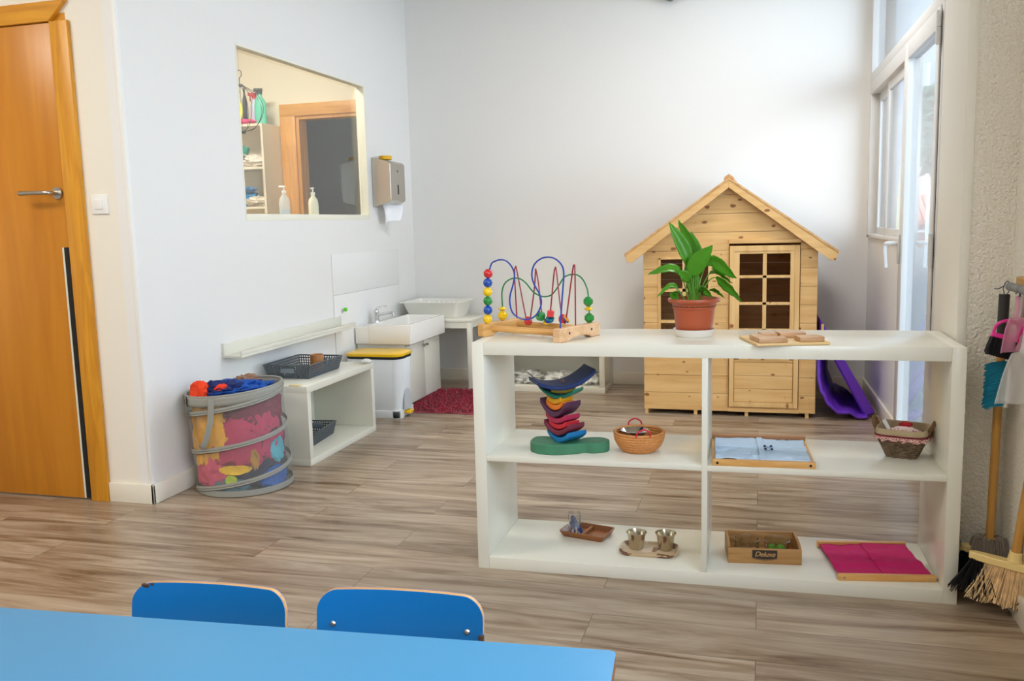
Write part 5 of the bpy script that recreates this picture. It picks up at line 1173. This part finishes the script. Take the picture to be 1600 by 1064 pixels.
b = nb(); tube(b, [(0, -.002, .922), (-.004, -.006, .945), (.006, -.008, .965), (.012, -.006, .94), (.004, -.002, .92)], .0015, 6, 5); tube(b, [(-.004, -.02, .950), (-.018, -.022, .942), (-.028, -.024, .943)], .0015, 6, 5); obj('cord', b, CORD, gp)
def pan(name, lab, loc, rot, rgb, op, s):
    t = hang(name, lab, 'dustpan', loc, rot)
    b = nb()
    sheet(b, lambda u, v: Vector(((-.10+.20*u)*s*(1-.30*(1-v)), -.028*s*abs(2*u-1)**6-.02*s*(1-v)**4, -.20*s*v)), 24, 14)
    obj('pan', b, veil(name+'_plastic', rgb, op), t, solid=.003)
    b = nb(); tube(b, [(0, -.004, .0), (0, -.010, .05*s), (0, -.008, .12*s)], .01, 10, 4, flat=(.013*s, .006)); obj('handle', b, MATS[name+'_plastic'], t)
    b = nb(); tube(b, [(0, -.008, .115*s), (.01, -.008, .14*s), (0, -.008, .16*s), (-.008, -.008, .135*s)], .0015, 6, 5); obj('cord', b, CORD, t)
pan('clear_dustpan', 'large clear plastic dustpan hanging nearest on the rack', (.698, 2.70, .790), (0, .10, .40), (230, 230, 230), .42, .72)
pan('pink_dustpan', 'pale pink dustpan hanging behind the clear dustpan', (.700, 2.79, .88), (0, .02, .5), (236, 160, 196), .5, .50)

# ================================================================== BLUE TABLE AND CHAIRS
TB = thing('childrens_table', 'light blue laminate table top in the foreground', 'table', (-.205, 1.262, 0), .0765)
TT = .53
def rrect(x0, x1, y0, y1, r, n=6):
    out = []
    for cx, cy, a0 in ((x1-r, y1-r, 0), (x0+r, y1-r, 90), (x0+r, y0+r, 180), (x1-r, y0+r, 270)):
        for i in range(n+1): a = radians(a0+90*i/n); out.append((cx+r*cos(a), cy+r*sin(a)))
    return out
b = nb(); prism(b, rrect(-1.60, 0, -.70, 0, .012), TT-.0015, TT, plane='XY'); obj('tabletop', b, mat('sky_blue_laminate', (66, 134, 174), .3), TB)
b = nb(); prism(b, rrect(-1.60, 0, -.70, 0, .012), TT-.022, TT-.0015, plane='XY'); obj('edge', b, wood('ply_edge', (150, 98, 56), (116, 72, 40), 'X', 3), TB)
for x in (-1.54, -.06):
    for y in (-.64, -.06): b = nb(); cyl(b, (x, y, 0), (x, y, TT-.022), .02, seg=18); obj('leg', b, mat('grey_tube', (150, 152, 156), .35, metal=.8), TB)
CB = mat('strong_blue_laminate', (0, 102, 166), .32)
PLY = wood('plywood_edge', (206, 160, 104), (172, 124, 74), 'X', 3)
def chair_mesh():
    t = thing('childrens_chair', '', 'chair', (0, 0, 0))
    w = .147
    def sh(z): return .012*((z-.40)/.16)
    outl = []
    for cx, cz, a0 in ((w-.034, .560-.034, 0), (-w+.034, .560-.034, 90), (-w+.02, .425+.02, 180), (w-.02, .425+.02, 270)):
        r = .034 if a0 < 180 else .02
        for i in range(9): a = radians(a0+90*i/8); outl.append((cx+r*cos(a), cz+r*sin(a)))
    outl = [(x, z+(.004*(1-(x/w)**2) if z > .5 else 0)) for x, z in outl]
    def curved(bm, y0, y1):
        prism(bm, outl, y0, y1)
        bmesh.ops.bisect_plane(bm, geom=bm.verts[:]+bm.edges[:]+bm.faces[:], plane_co=(0, 0, 0), plane_no=(1, 0, 0))
        for k in range(-6, 7): bmesh.ops.bisect_plane(bm, geom=bm.verts[:]+bm.edges[:]+bm.faces[:], plane_co=(k*.02, 0, 0), plane_no=(1, 0, 0))
        for v in bm.verts: v.co.y += .016*(1-(v.co.x/w)**2)+(v.co.z-.42)*.14
    b = nb(); curved(b, -.0012, .0); obj('backrest', b, CB, t)
    b = nb(); curved(b, .0, .009); bk = obj('backrest_core', b, PLY, t)
    b = nb(); curved(b, .009, .0102); obj('backrest_rear', b, CB, t)
    for s in (-1, 1):
        b = nb(); x = s*.119; y = .016*(1-(x/w)**2)+(.460-.42)*.14-.0012; lathe(b, [(0, .0025), (.003, .0023), (.0052, 0)], 14, frame_to((x, y, .470), (x, y-1, .470))); obj('screw', b, STEEL, t)
    b = nb(); prism(b, rrect(-.14, .14, -.28, -.0, .03), .300, .309, plane='XY'); obj('seat', b, CB, t)
    for s in (-1, 1):
        b = nb(); tube(b, [(s*.122, .028, .47), (s*.122, .020, .42), (s*.122, .012, .32), (s*.126, .02, .15), (s*.13, .03, 0)], .009, 10, 4); obj('leg', b, MATS['grey_tube'], t)
        b = nb(); tube(b, [(s*.122, -.25, .30), (s*.126, -.26, .15), (s*.13, -.27, 0)], .009, 10, 4); tube(b, [(s*.122, -.25, .294), (s*.122, .010, .292)], .008, 8, 1); obj('leg', b, MATS['grey_tube'], t)
    return t
c1 = chair_mesh(); c2 = copy_tree(c1)
for ch_ in c2.children:
    if ch_.name.startswith('screw'): ch_.location = (0, .0045, .034)
c1.location = (-.925, 1.250, 0); c1.rotation_euler = (0, 0, .075); c1['label'] = 'left blue laminate childrens chair pushed up to the light blue table'; c1['group'] = 'blue childrens chairs'
c2.location = (-.583, 1.296, 0); c2.rotation_euler = (0, 0, .085); c2['label'] = 'right blue childrens chair at the table with two screws showing'; c2['group'] = 'blue childrens chairs'
CHIP = mat('chipped_dark_wood', (74, 48, 30), .8)
b = nb(); box(b, -.131, -.117, .0215, .0275, .5535, .5595, bev=.001); box(b, -.113, -.108, .0225, .0275, .5575, .5615, bev=.001); obj('chipped_corner', b, CHIP, c1)
b = nb(); box(b, .1395, .1480, .0085, .016, .482, .502, bev=.001); obj('chipped_edge', b, CHIP, c2)
